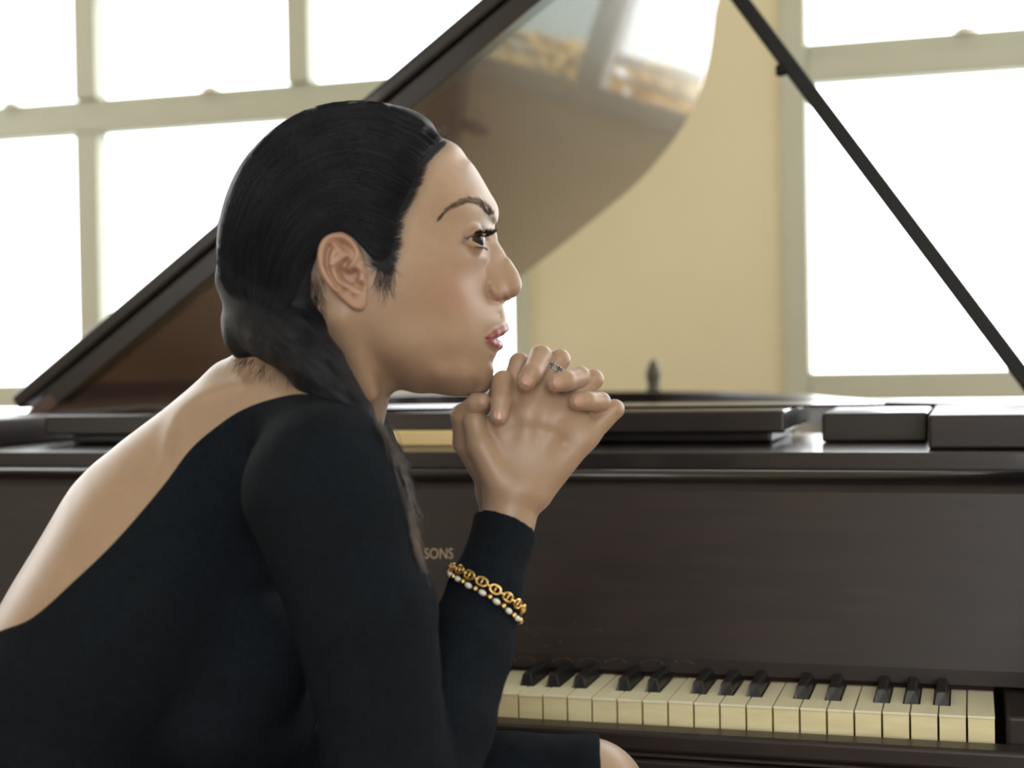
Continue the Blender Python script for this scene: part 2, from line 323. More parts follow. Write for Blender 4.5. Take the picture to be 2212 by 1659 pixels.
# curved rim: outline seen from above
OUT = [(XR, 1.95), (XR-0.03, 2.06), (-0.03, 2.19), (-0.13, 2.30), (-0.19, 2.42), (-0.235, 2.55), (-0.285, 2.71), (-0.36, 2.89), (-0.445, 3.02), (-0.55, 3.11), (-0.66, 3.16), (-0.80, 3.185), (-0.98, 3.19), (-1.15, 3.165), (-1.25, 3.10), (XL, 2.96)]
def smooth_poly(P, it=2):
    for _ in range(it):
        Q = [P[0]]
        for a, b in zip(P[:-1], P[1:]): Q += [(a[0]*.75+b[0]*.25, a[1]*.75+b[1]*.25), (a[0]*.25+b[0]*.75, a[1]*.25+b[1]*.75)]
        P = Q + [P[-1]]
    return P
RO = [(XR, 1.50)] + smooth_poly(OUT) + [(XL, 1.50)]
def inset(P, t):
    R_ = []
    for i, p in enumerate(P):
        a = P[max(i-1, 0)]; b = P[min(i+1, len(P)-1)]; tx, ty = b[0]-a[0], b[1]-a[1]; l = math.hypot(tx, ty) or 1
        R_.append((p[0]-ty/l*t, p[1]+tx/l*t))
    return R_
RI = inset(RO, 0.055)
def rim(Po, Pi, z0, z1):
    n = len(Po); v = [(*p, z0) for p in Po]+[(*p, z0) for p in Pi]+[(*p, z1) for p in Po]+[(*p, z1) for p in Pi]; f = []
    for i in range(n-1):
        f += [(i, i+1, 2*n+i+1, 2*n+i), (n+i+1, n+i, 3*n+i, 3*n+i+1), (2*n+i, 2*n+i+1, 3*n+i+1, 3*n+i), (i+1, i, n+i, n+i+1)]
    f += [(0, 2*n, 3*n, n), (n-1, 2*n-1, 4*n-1, 3*n-1)]
    return MB().add(v, f)
rm = rim(RO, RI, 0.62, HZ)
bevel(rm.build('rim', M_ebony, piano, False), 0.003, 3)
# arms of the case beside the keys, sloping down to the front
arm = [(1.30, 0.62), (1.52, 0.62), (1.52, HZ), (1.46, HZ), (1.42, 0.955), (1.39, 0.90), (1.375, 0.83), (1.345, 0.79), (1.31, 0.775), (1.297, 0.755)]
for xa, xb in ((XR-0.055, XR), (XL, XL+0.055)):
    bevel(MB().prism(arm, lambda y, z: (xa, y, z), lambda y, z: (xb, y, z)).build('case_arm', M_ebony, piano), 0.004, 3)
inner = RI[1:-1]
MB().prism([(RI[0][0], 1.90)] + inner + [(RI[-1][0], 1.90)], lambda x, y: (x, y, 0.86), lambda x, y: (x, y, 0.866)).build('soundboard', M_board, piano)
pl = inset(RO, 0.075)[1:-1]
plate = MB().prism([(pl[0][0], 1.87), ] + [p for p in pl if p[1] > 1.95] + [(pl[-1][0], 1.87)] , lambda x, y: (x, y, 0.90), lambda x, y: (x, y, 0.912)).build('iron_plate', M_gold, piano)
st = MB()
for k in range(60):
    x = -1.17+k*0.0165; y1 = 3.05
    for (ox, oy) in RO:
        if abs(ox-0.075-(x-0.05)) < 0.03 and oy > 2: y1 = min(y1, oy-0.12)
    st.tube([(x+0.01, 1.90, 0.93), (x-0.05*(y1-1.9), y1, 0.93)], 0.0011, 5)
so = st.build('string_band', M_string, piano); so['kind'] = 'stuff'
MB().box((XL+0.06, 1.86, 0.90), (XR-0.06, 1.905, 0.945)).build('pin_block', M_gold, piano)
# lid
LFY = 1.8695
LH = on_y(136, 873, LFY); _tp = on_y(1180, 0, LFY); LA = math.atan2(_tp[2]-LH[2], _tp[0]-LH[0]); LD = np.array([math.cos(LA), 0, math.sin(LA)]); LN = np.array([-math.sin(LA), 0, math.cos(LA)])
def lid_pt(L, Y, h): return LH*np.array([1, 0, 1]) + np.array([0, Y, 0]) + LD*L + LN*h
LO = []
for q in [(1552, 0), (1545, 80), (1530, 160), (1500, 245), (1450, 320), (1380, 400), (1300, 465), (1220, 530), (1135, 595)]:
    p = on_plane(*q, LH, LN); LO.append((np.dot(p-LH, LD), p[1]))
L1, Y1_ = LO[0]; Le, Ye = LO[-1]
LO = smooth_poly([(L1+0.29, 1.92), (L1+0.275, 2.03), (L1+0.19, 2.14), (L1+0.09, 2.23)] + LO + [(Le-0.18, Ye+0.0), (Le-0.32, Ye-0.04), (-0.02, Ye-0.15)])
LE = L1+0.29
LO = [(-0.062, LFY), (LE, LFY)] + LO + [(-0.062, Ye-0.25)]
lid = bevel(MB().prism(LO, lambda a, b: lid_pt(a, b, 0.003), lambda a, b: lid_pt(a, b, 0.027)).build('lid', M_lid, piano), 0.005, 3)
FO = [(-0.062, LFY-0.008), (LE, LFY-0.008), (LE, 2.20), (LE-0.015, 2.235), (-0.062, 2.235)]
bevel(MB().prism(FO, lambda a, b: lid_pt(a, b, 0.034), lambda a, b: lid_pt(a, b, 0.057)).build('folded_flap', M_ebony, lid), 0.006, 3)
vs = []
for L in (0.0, LE+0.002):
    for (y, h) in ((LFY-0.0135, 0.0), (LFY+0.022, 0.0), (LFY+0.022, 0.0029), (LFY-0.001, 0.0029), (LFY-0.001, 0.027), (LFY-0.0135, 0.027)): vs.append(lid_pt(L, y, h))
bevel(mesh_obj('lid_molding', vs, [(5, 4, 3, 2, 1, 0), (6, 7, 8, 9, 10, 11)] + [(i, (i+1) % 6, 6+(i+1) % 6, 6+i) for i in range(6)], M_ebony, lid), 0.003)
for y in (2.35, 2.65, 2.95): MB().tube([(LH[0]-0.045, y-0.04, 0.984), (LH[0]-0.045, y+0.04, 0.984)], 0.006, 10).build('lid_hinge', M_gold, lid, True)
# prop stick: from a cup on the right rim up to the underside of the lid
PY = 2.06
a, b = on_y(2212, 815, PY), on_y(1600, 0, PY); d = (b-a)/np.linalg.norm(b-a)
tt = np.dot(LH-a, LN)/np.dot(d, LN); top = a+d*tt; bot = a+d*((HZ-a[2])/d[2])
pp = MB()
def bar(M, p, q, w, h, yc=0):
    t = (q-p)/np.linalg.norm(q-p); s = np.array([-t[2], 0, t[0]])*w/2; v = np.array([0, 1, 0])*h/2; o = np.array([0, yc, 0])
    M.add([p+o-s-v, p+o+s-v, p+o+s+v, p+o-s+v, q+o-s-v, q+o+s-v, q+o+s+v, q+o-s+v], [(0, 3, 2, 1), (4, 5, 6, 7), (0, 1, 5, 4), (1, 2, 6, 5), (2, 3, 7, 6), (3, 0, 4, 7)])
bar(pp, bot+d*0.004, top-d*0.002, 0.0215, 0.016)
prop = bevel(pp.build('lid_prop', M_prop, piano), 0.003, 2)
c = on_y(1703, 140, PY); bar_ = MB(); cn = np.array([-d[2], 0, d[0]])
bar_.lathe([(0.004, -0.008), (0.0075, -0.006), (0.0075, 0.006), (0.004, 0.008)], c - cn*0.012*np.sign(cn[0]) , 14)
bar_.build('prop_pivot', M_prop, prop, True)
MB().lathe([(0.02, 0), (0.02, 0.004), (0.012, 0.006)], (bot[0], bot[1], HZ), 20).build('prop_cup', M_gold, piano, True)
# legs and pedals (below the frame)
for lx, ly in ((XL+0.09, 1.55), (XR-0.09, 1.55), (-0.85, 2.95)):
    lg = MB().lathe([(0.035, 0.0), (0.045, 0.01), (0.042, 0.06), (0.05, 0.12), (0.065, 0.45), (0.075, 0.55), (0.085, 0.58), (0.085, 0.62)], (lx, ly, 0), 20)
    lg.build('leg', M_ebony, piano, True)
# ------------------------------------------------------------------ the woman: signed-distance modelling in a local frame
# local frame: x right, y down, d towards the camera side, unit = 1/3 mm (ZP/FPX m); d = 0 is her mid plane
ZP = 1.085; S = ZP/FPX
f32 = np.float32
def world(P):
    P = np.asarray(P, float)
    return EYE + np.outer(ZP-P[:, 2]*S, FWD) + np.outer((P[:, 0]-1106)*S, RGT) + np.outer((829.5-P[:, 1])*S, UPV)
def cv(x, y, d=0.0):
    k = 1-d/FPX; return (1106+(x-1106)*k, 829.5+(y-829.5)*k, d)
def cvs(L): return [cv(*p[:3]) + tuple(p[3:]) for p in L]
def unproj(P, sym=True):
    dd = np.abs(P[:, 2]) if sym else P[:, 2]
    k = 1-dd/FPX; return 1106+(P[:, 0]-1106)/k, 829.5+(P[:, 1]-829.5)/k
def smin(a, b, k):
    h = np.clip(0.5+0.5*(b-a)/k, 0, 1); return b*(1-h)+a*h-k*h*(1-h)
def smax(a, b, k): return -smin(-a, -b, k)
def capsule(P, a, b, ra, rb=None):
    rb = ra if rb is None else rb
    a = np.array(a, f32); b = np.array(b, f32); ba = b-a; L = max(float(ba@ba), 1e-6)
    t = np.clip(((P-a)@ba)/L, 0, 1)
    return np.sqrt((((P-a)-t[:, None]*ba)**2).sum(1)) - (ra+(rb-ra)*t)
def chain(P, pts, k=6):
    """pts: (x, y, d, r)"""
    out = None
    for p, q in zip(pts[:-1], pts[1:]):
        c = capsule(P, p[:3], q[:3], p[3], q[3]); out = c if out is None else (smin(out, c, k) if k else np.minimum(out, c))
    return out
def ellipsoid(P, c, r, ax=None):
    q = P-np.array(c, f32)
    if ax is not None: q = q@np.array(ax, f32).T
    r = np.array(r, f32); k0 = np.sqrt(((q/r)**2).sum(1)); k1 = np.sqrt(((q/(r*r))**2).sum(1))+1e-9
    return np.where(k0 < 1e-3, -r.min(), k0*(k0-1)/k1)
class TPS:
    def __init__(s, xy, v, lam=0.0):
        xy = np.array(xy, float)/100; v = np.array(v, float); n = len(xy); s.xy = xy; s.mean = v.mean(); s.sc = v.std()+1e-9
        d2 = ((xy[:, None]-xy[None])**2).sum(2); K = 0.5*d2*np.log(d2+1e-12)+lam*np.eye(n); Pm = np.c_[np.ones(n), xy]
        A = np.zeros((n+3, n+3)); A[:n, :n] = K; A[:n, n:] = Pm; A[n:, :n] = Pm.T
        s.w = np.linalg.solve(A, np.r_[(v-s.mean)/s.sc, 0, 0, 0])
    def __call__(s, x, y):
        q = np.stack([np.ravel(x), np.ravel(y)], 1)/100; out = np.empty(len(q)); n = len(s.xy)
        for i in range(0, len(q), 20000):
            p = q[i:i+20000]; d2 = ((p[:, None]-s.xy[None])**2).sum(2); out[i:i+20000] = (0.5*d2*np.log(d2+1e-12))@s.w[:n]+s.w[n]+p@s.w[n+1:]
        return (out*s.sc+s.mean).reshape(np.shape(x))
class Grid2:
    """bilinear table over the x, y plane"""
    def __init__(s, fn, x0, y0, x1, y1, h):
        s.x0, s.y0, s.h = x0, y0, h; xs = np.arange(x0, x1+h, h); ys = np.arange(y0, y1+h, h); s.n = (len(xs), len(ys))
        X, Y = np.meshgrid(xs, ys, indexing='ij'); s.t = np.asarray(fn(X, Y), f32)
    def __call__(s, x, y):
        u = np.clip((x-s.x0)/s.h, 0, s.n[0]-1.001); v = np.clip((y-s.y0)/s.h, 0, s.n[1]-1.001); i = u.astype(np.int32); j = v.astype(np.int32); u = (u-i).astype(f32); v = (v-j).astype(f32)
        t = s.t; return (t[i, j]*(1-u)+t[i+1, j]*u)*(1-v)+(t[i, j+1]*(1-u)+t[i+1, j+1]*u)*v
def poly_sd(x, y, poly):
    """signed distance to a polygon, negative inside"""
    x = np.asarray(x, float); y = np.asarray(y, float); d2 = np.full(x.shape, 1e18); inside = np.zeros(x.shape, bool); n = len(poly)
    for i in range(n):
        (ax, ay), (bx, by) = poly[i][:2], poly[(i+1) % n][:2]; ex, ey = bx-ax, by-ay; L = ex*ex+ey*ey+1e-9
        t = np.clip(((x-ax)*ex+(y-ay)*ey)/L, 0, 1); d2 = np.minimum(d2, (x-ax-t*ex)**2+(y-ay-t*ey)**2)
        c = ((ay > y) != (by > y)); xi = ex*(y-ay)/(by-ay if by != ay else 1e-9)+ax; inside ^= c & (x < xi)
    d = np.sqrt(d2); return np.where(inside, -d, d)
def line_d(x, y, pts):
    d2 = np.full(np.shape(x), 1e18)
    for (ax, ay), (bx, by) in zip(pts[:-1], pts[1:]):
        ex, ey = bx-ax, by-ay; t = np.clip(((x-ax)*ex+(y-ay)*ey)/(ex*ex+ey*ey+1e-9), 0, 1); d2 = np.minimum(d2, (x-ax-t*ex)**2+(y-ay-t*ey)**2)
    return np.sqrt(d2)
def spline(P, n=8):
    P = np.array(P, float); out = []
    Q = np.vstack([2*P[0]-P[1], P, 2*P[-1]-P[-2]])
    for i in range(1, len(Q)-2):
        for t in np.linspace(0, 1, n, endpoint=False):
            a, b, c, d = Q[i-1], Q[i], Q[i+1], Q[i+2]
            out.append(0.5*((2*b)+(c-a)*t+(2*a-5*b+4*c-d)*t*t+(3*b-a-3*c+d)*t**3))
    out.append(P[-1]); return np.array(out)
def vnoise(P, sc, seed=0):
    """smooth value noise in -1..1"""
    q = P/sc; i = np.floor(q).astype(np.int64); fr = q-i; fr = fr*fr*(3-2*fr); out = 0
    def hsh(a):
        n = (a[:, 0]*73856093) ^ (a[:, 1]*19349663) ^ (a[:, 2]*83492791) ^ (seed*2654435761); n = (n ^ (n >> 13))*1274126177 & 0x7fffffff; n = n ^ (n >> 16); return (n % 65536)/32768.0-1
    for dx in (0, 1):
        for dy in (0, 1):
            for dz in (0, 1):
                w = (fr[:, 0] if dx else 1-fr[:, 0])*(fr[:, 1] if dy else 1-fr[:, 1])*(fr[:, 2] if dz else 1-fr[:, 2]); out = out+w*hsh(i+np.array([dx, dy, dz]))
    return out.astype(f32)
def sparse_mesh(f, lo, hi, h, B=8, margin=1.0, smooth=1):
    """surface nets over the blocks of a grid that the surface crosses"""
    lo = np.array(lo, float); nb = np.ceil((np.array(hi)-lo)/(h*B)).astype(int); W = h*B
    I = np.stack(np.meshgrid(*[np.arange(n) for n in nb], indexing='ij'), -1).reshape(-1, 3)
    fc = np.concatenate([f((lo+(I[i:i+200000]+0.5)*W).astype(f32)) for i in range(0, len(I), 200000)])
    I = I[np.abs(fc) < W*0.9*margin+h*2]
    g = np.arange(B+1); G = np.stack(np.meshgrid(g, g, g, indexing='ij'), -1).reshape(-1, 3)
    keys = []; verts = []; quads = []
    NN = (nb*B+2).astype(np.int64)
    def key(c): return (c[..., 0]*NN[1]+c[..., 1])*NN[2]+c[..., 2]
    edges = [(a, b) for a in range(8) for b in range(8) if b > a and bin(a ^ b).count('1') == 1]
    cor = np.array([[(c >> 2) & 1, (c >> 1) & 1, c & 1] for c in range(8)])
    allk, allv, equads = [], [], []
    for s in range(0, len(I), 400):
        b = I[s:s+400]; base = (b[:, None]*B+G[None]); Pt = (lo+base.reshape(-1, 3)*h).astype(f32)
        v = f(Pt).reshape(len(b), B+1, B+1, B+1); v = np.where(v == 0, 1e-6, v)
        C = np.stack([v[:, c[0]:c[0]+B, c[1]:c[1]+B, c[2]:c[2]+B] for c in cor], -1); sg = C < 0; cnt = sg.sum(-1); act = (cnt > 0) & (cnt < 8)
        w = np.argwhere(act)
        if len(w) == 0: continue
        cc = C[act]; acc = np.zeros((len(w), 3)); num = np.zeros(len(w))
        for a_, b_ in edges:
            m_ = (cc[:, a_] < 0) != (cc[:, b_] < 0); t = cc[:, a_]/(cc[:, a_]-cc[:, b_]+1e-12); t = np.where(m_, t, 0)
            acc += np.where(m_[:, None], cor[a_]+t[:, None]*(cor[b_]-cor[a_]), 0); num += m_
        cell = b[w[:, 0]]*B+w[:, 1:]; allk.append(key(cell)); allv.append(lo+(cell+acc/num[:, None])*h)
        for ax in range(3):
            o1, o2 = [(1, 2), (2, 0), (0, 1)][ax]
            sl0 = [slice(0, B)]*3; sl1 = [slice(0, B)]*3; sl1[ax] = slice(1, B+1)
            s0 = v[(slice(None), *sl0)] < 0; s1 = v[(slice(None), *sl1)] < 0; w2 = np.argwhere(s0 != s1)
            if len(w2) == 0: continue
            p = b[w2[:, 0]]*B+w2[:, 1:]; fl = s0[tuple(w2.T)]
            e1 = np.zeros(3, int); e1[o1] = 1; e2 = np.zeros(3, int); e2[o2] = 1
            q = np.stack([key(p), key(p-e1), key(p-e1-e2), key(p-e2)], 1); q = np.where(fl[:, None], q, q[:, ::-1])
            ok = (p[:, o1] > 0) & (p[:, o2] > 0); equads.append(q[ok])
    K = np.concatenate(allk); V = np.concatenate(allv); K, u = np.unique(K, return_index=True); V = V[u]
    Q = np.concatenate(equads); ix = np.searchsorted(K, Q); ix = np.clip(ix, 0, len(K)-1); good = (K[ix] == Q).all(1); Q = ix[good]
    used = np.unique(Q); mp = np.full(len(V), -1); mp[used] = np.arange(len(used)); V = V[used]; Q = mp[Q]
    for _ in range(smooth):
        acc = np.zeros_like(V); n = np.zeros(len(V))
        for a_, b_ in ((0, 1), (1, 2), (2, 3), (3, 0)):
            for i_, j_ in ((a_, b_), (b_, a_)):
                for c in range(3): acc[:, c] += np.bincount(Q[:, i_], weights=V[Q[:, j_], c], minlength=len(V))
                n += np.bincount(Q[:, i_], minlength=len(V))
        V = V*0.5+0.5*acc/np.maximum(n, 1)[:, None]
    # bring the smoothed points back onto the surface
    Vf = V.astype(f32); e = h*0.25; f0 = f(Vf); gr = np.stack([(f(Vf+np.array(d_, f32)*e)-f0)/e for d_ in ((1, 0, 0), (0, 1, 0), (0, 0, 1))], 1)
    g2 = (gr**2).sum(1)+1e-3; st = np.clip(f0/g2, -h*0.5, h*0.5); V = V-st[:, None]*gr
    return V, Q
def drop(f, x, y, d0=420.0, it=60):
    """march from the camera side along d onto the surface f = 0 (photo coordinates in)"""
    x = np.asarray(x, float); y = np.asarray(y, float); d = np.full(x.shape, d0)
    for _ in range(it):
        k = 1-d/FPX; P = np.stack([1106+(x-1106)*k, 829.5+(y-829.5)*k, d], 1).astype(f32); d = d-np.clip(f(P)*0.7, -12, 30)
    k = 1-d/FPX; return np.stack([1106+(x-1106)*k, 829.5+(y-829.5)*k, d], 1)

# ---- head: half width of the head over its profile plane
sil = [(1064, 425, 110), (1075, 446, 80), (1077, 459, 70), (1073, 481, 50), (1069, 504, 40), (1064, 540, 40), (1062, 580, 40), (1068, 620, 45), (1084, 650, 60), (1091, 668, 70), (1094, 685, 75), (1092, 701, 75), (1083, 720, 80), (1073, 735, 80),
       (1074, 752, 75), (1072, 768, 70), (1066, 781, 70), (1067, 800, 70), (1065, 820, 70), (1057, 840, 70), (1040, 852, 80), (1008, 857, 90), (971, 856, 100), (930, 850, 110), (860, 838, 140), (780, 815, 150), (700, 780, 150), (620, 735, 150), (545, 680, 160),
       (503, 620, 180), (488, 540, 200), (502, 450, 210), (545, 358, 210), (612, 290, 210), (690, 250, 210), (770, 238, 200), (850, 246, 180), (920, 274, 160), (965, 303, 150), (992, 318, 140), (1022, 356, 140), (1046, 394, 130)]
ctl = []
n_ = len(sil)
for i, (x, y, r) in enumerate(sil):
    (xa, ya, _), (xb, yb, _) = sil[i-1], sil[(i+1) % n_]; tx, ty = xb-xa, yb-ya; l = math.hypot(tx, ty); nx, ny = ty/l, -tx/l   # outward for this order
    if i == 0: sgn = 1 if nx > 0 else -1
    nx *= sgn; ny *= sgn
    ctl += [(x, y, 0.0), (x+nx*10, y+ny*10, -20.0*r), (x-nx*6, y-ny*6, 12.0*r)]
inn = [(1037, 400, 60), (1013, 400, 100), (975, 400, 140), (925, 400, 168), (860, 400, 190), (790, 400, 207), (690, 430, 218), (600, 440, 205), (545, 470, 165),
       (995, 345, 62), (962, 345, 106), (915, 345, 145), (850, 335, 175), (760, 325, 190), (660, 335, 182), (595, 365, 150), (930, 300, 62), (880, 290, 105), (800, 285, 130), (700, 290, 130),
       (1069, 455, 34), (1054, 452, 72), (1026, 452, 114), (988, 455, 145), (945, 462, 164), (900, 465, 182), (840, 470, 198), (760, 475, 212),
       (1062, 482, 28), (1050, 484, 62), (1032, 486, 96), (1000, 490, 131), (952, 490, 160),
       (1056, 517, 32), (1042, 519, 52), (1030, 522, 92), (997, 522, 135), (940, 522, 168), (880, 522, 190), (800, 525, 206), (700, 545, 212), (600, 555, 198), (540, 560, 155),
       (1053, 550, 40), (1047, 552, 68), (1031, 551, 100), (996, 556, 137), (935, 560, 172), (880, 570, 192), (1052, 590, 46), (1036, 590, 76), (1015, 590, 108), (985, 590, 139), (940, 592, 168), (880, 600, 189), (815, 605, 200), (735, 620, 202), (620, 640, 178),
       (1062, 640, 36), (1048, 640, 62), (1028, 640, 95), (998, 640, 127), (950, 642, 156), (890, 650, 178), (820, 660, 190), (730, 690, 190), (1081, 682, 33), (1065, 685, 60), (1036, 688, 92), (1004, 690, 120), (950, 692, 147), (890, 700, 167), (830, 705, 178), (770, 710, 180),
       (1067, 731, 34), (1047, 733, 71), (1018, 735, 102), (975, 737, 130), (910, 742, 154), (850, 745, 164), (1060, 777, 30), (1043, 777, 60), (1010, 780, 90), (960, 780, 117), (900, 775, 141), (840, 765, 152), (1058, 812, 30), (1036, 815, 60), (1000, 815, 86), (950, 812, 106), (900, 803, 118),
       (1030, 838, 36), (1000, 840, 54), (955, 838, 62), (900, 828, 84)]
for (x, y, d) in inn: X, Y, D = cv(x, y, d); ctl.append((X, Y, D*D))
head_q = Grid2(TPS([c[:2] for c in ctl], [c[2] for c in ctl], 1e-4), 430, 180, 1160, 900, 3)
def q_dist(P, q2, e=3.0):
    x, y, d = P[:, 0], P[:, 1], P[:, 2]; q = q2(x, y); qx = (q2(x+e, y)-q2(x-e, y))/(2*e); qy = (q2(x, y+e)-q2(x, y-e))/(2*e)
    return (d*d-q)/np.sqrt(qx*qx+qy*qy+4*d*d+900.0)
def f_skull(P):
    f = q_dist(P, head_q); o = ellipsoid(P, (785, 540, 0), (375, 375, 255)); return np.where(o > 40, np.maximum(f, o-30), f)
nsil = [(1062, 488, 30), (1072, 504, 26), (1076, 522, 22), (1088, 542, 20), (1101, 560, 20), (1112, 576, 22), (1121, 592, 24), (1126, 607, 26), (1126.5, 621, 28), (1121, 634, 28), (1112, 642, 24), (1103, 647, 18), (1092, 652, 22), (1078, 660, 30)]
nctl = []
for i, (x, y, r) in enumerate(nsil):
    (xa, ya, _), (xb, yb, _) = nsil[max(i-1, 0)], nsil[min(i+1, len(nsil)-1)]; tx, ty = xb-xa, yb-ya; l = math.hypot(tx, ty); nx, ny = ty/l, -tx/l
    nctl += [(x, y, 0), (x+nx*8, y+ny*8, -16*r), (x-nx*4, y-ny*4, 8*r)]
for (x, y, d) in [(1060, 515, 22), (1048, 520, 34), (1030, 525, 46), (1092, 560, 14), (1082, 560, 23), (1070, 562, 34), (1054, 563, 46), (1035, 566, 58), (1115, 598, 17), (1104, 597, 25), (1088, 596, 32), (1072, 595, 42), (1057, 598, 50), (1040, 600, 58),
                  (1119, 620, 19), (1109, 620, 28), (1097, 618, 33), (1082, 618, 46), (1068, 621, 53), (1056, 624, 50), (1045, 624, 38), (1110, 636, 17), (1096, 640, 28), (1082, 640, 46), (1070, 642, 50), (1058, 640, 43), (1080, 650, 34), (1070, 652, 36)]:
    X, Y, D = cv(x, y, d); nctl.append((X, Y, D*D))
nctl += [(1092, 666, -1200), (1078, 672, -1600), (1060, 680, -2500), (1040, 690, -2500), (1020, 480, 600), (1010, 560, 3000), (1010, 640, 1500), (1100, 680, -2500)]
nose_q = Grid2(TPS([c[:2] for c in nctl], [c[2] for c in nctl], 1e-5), 990, 440, 1160, 720, 2)
def f_nose(P):
    f = q_dist(P, nose_q, 2.0); b = np.maximum(np.maximum(1016-P[:, 0], P[:, 1]-661), np.maximum(480-P[:, 1], np.abs(P[:, 2])-62)); return np.maximum(f, b)
EYE_C = cv(1010, 518, 93); EYE_R = 35.0
def fa(P): Q = P.copy(); Q[:, 2] = np.abs(Q[:, 2]); return Q
def crease(A):
    c = np.array(EYE_C); out = None; el = math.radians(36)
    pts = [c+40.5*np.array([math.cos(el)*math.cos(a), -math.sin(el)*(1-0.25*max(0, a-0.5)), math.cos(el)*math.sin(a)]) for a in np.linspace(-0.6, 1.35, 9)]
    for p, q in zip(pts[:-1], pts[1:]): k = capsule(A, p, q, 2.6); out = k if out is None else np.minimum(out, k)
    return out
def f_lids(A):
    c = np.array(EYE_C, f32); v = A-c; r = np.sqrt((v*v).sum(1)); up, lo = math.radians(21), math.radians(-25)
    dy = -v[:, 1]; wu = -v[:, 0]*math.sin(up)+dy*math.cos(up); wl = v[:, 0]*math.sin(lo)*1.0-dy*math.cos(lo)
    w = np.maximum(np.maximum(wu, wl), -(v[:, 0]-2))                     # negative inside the opening
    s = smax(r-38.6, -w, 2.5); hood = np.where(dy > 0, 1.2, 0)
    s = smax(s, -crease(A), 3.0)
    return np.maximum(s-hood*np.clip(1-np.abs(wu)/9, 0, 1), -(v[:, 0]+26))
UL = cvs([(1088, 708, 0, 12.5), (1080, 713, 26, 11.5), (1069, 720, 48, 9), (1057, 727, 61, 6), (1045, 732, 68, 2.5)])
LL = cvs([(1075.5, 745.5, 0, 12.5), (1068, 744, 28, 11.5), (1060, 740, 49, 8.5), (1052, 735, 61, 5), (1045, 732, 68, 2.5)])
ear_out = [(687, 552), (690, 534), (699, 516), (715, 505), (732, 502), (748, 507), (760, 517), (771, 532), (780, 552), (786, 578), (788, 605), (788, 630), (787, 652), (782, 664), (773, 668), (762, 666), (749, 656), (728, 637), (711, 617), (699, 600), (690, 577)]
ear_c = [cv(x, y, 235)[:2] for x, y in ear_out]
def ear_h(x, y):
    k = 1-232/FPX; x = 1106+(x-1106)/k; y = 829.5+(y-829.5)/k
    h = 44-(x-690)/96*38
    def ridge(P, a, w): return a*np.exp(-(line_d(x, y, [tuple(q) for q in spline(P, 4)])/w)**2)
    def pit(cx, cy, r, a): return a*np.exp(-((x-cx)**2+(y-cy)**2)/(r*r))
    h = h + ridge([(752, 582), (764, 566), (772, 548), (764, 528), (749, 515), (732, 511), (715, 514), (702, 528), (696, 548), (697, 572), (703, 592), (713, 610), (726, 626)], 10, 8)
    h = h + ridge([(745, 616), (733, 609), (725, 598), (719, 582), (717, 566), (722, 550), (730, 538)], 9, 8) + ridge([(719, 572), (735, 561), (748, 551)], 6, 6.5)
    h = h + ridge([(744, 616), (756, 620), (764, 630)], 9, 7.5) + ridge([(777, 578), (775, 592), (776, 602)], 11, 8)
    h = h - ridge([(712, 534), (707, 548), (706, 566), (709, 584), (717, 603), (729, 617)], 10, 6)
    return h + pit(756, 600, 15, -28) + pit(742, 594, 13, -16) + pit(735, 582, 11, -14) + pit(746, 566, 9, -13) + pit(768, 590, 7, -16) + pit(777, 618, 7, -13) + pit(738, 529, 9, -9) + pit(748, 536, 8, -6)
ear_hg = Grid2(ear_h, 660, 480, 820, 690, 1.5); ear_sd = Grid2(lambda x, y: poly_sd(x, y, [tuple(p) for p in spline(ear_c+[ear_c[0]], 5)[:-1]]), 660, 480, 820, 690, 1.5)
EAR0 = 205.0
def f_ear(A):
    x, y, d = A[:, 0], A[:, 1], A[:, 2]; h = EAR0+ear_hg(x, y); s = ear_sd(x, y)
    t = 14+np.clip((x-705)/80, 0, 1)*60
    f = smax(smax(s, d-h, 7)*0.8, (h-t)-d, 4); o = np.maximum(np.maximum(660-x, x-815), np.maximum(485-y, y-685)); return np.where(o > 0, np.maximum(o+10, f), f)
def f_face(P):
    """head without ears (also the base of the hair)"""
    A = fa(P); f = f_skull(P); m_ = (P[:, 0] > 930) & (P[:, 1] > 400) & (P[:, 1] < 800)
    if m_.any():
        Pm, Am = P[m_], A[m_]; g = f[m_]
        fn_ = f_nose(Pm); kk = 3.0+5.0*np.clip((590-Pm[:, 1])/40, 0, 1); g = smin(g, fn_, kk)
        gr_ = np.minimum(capsule(Am, cv(1056, 594, 62), cv(1051, 628, 62), 3, 3.5), capsule(Am, cv(1051, 628, 62), cv(1056, 648, 56), 3.5, 2)); g = smax(g, -gr_, 9.0)
        g = smin(g, np.where(Am[:, 0] > EYE_C[0]-4, f_lids(Am), 60), 5.0)
        g = smin(g, chain(Am, UL, 4), 8.0); g = smin(g, chain(Am, LL, 4), 8.0)
        cr = capsule(Am, cv(1080, 731.5, 0), cv(1062, 732, 52), 2.6, 2.2); cr = np.minimum(cr, capsule(Am, cv(1062, 732, 52), cv(1044, 732, 80), 2.2, 1.8)); g = smax(g, -cr, 3.0)
        g = smax(g, -ellipsoid(Am, cv(1089, 648, 24), (12, 7, 10)), 4.0)
        phil = np.exp(-(Am[:, 2]/9.0)**2)*np.exp(-((Am[:, 1]-678)/14.0)**2)*0.3; g = g+phil*(Am[:, 0] > 1060)
        f[m_] = g
    return f
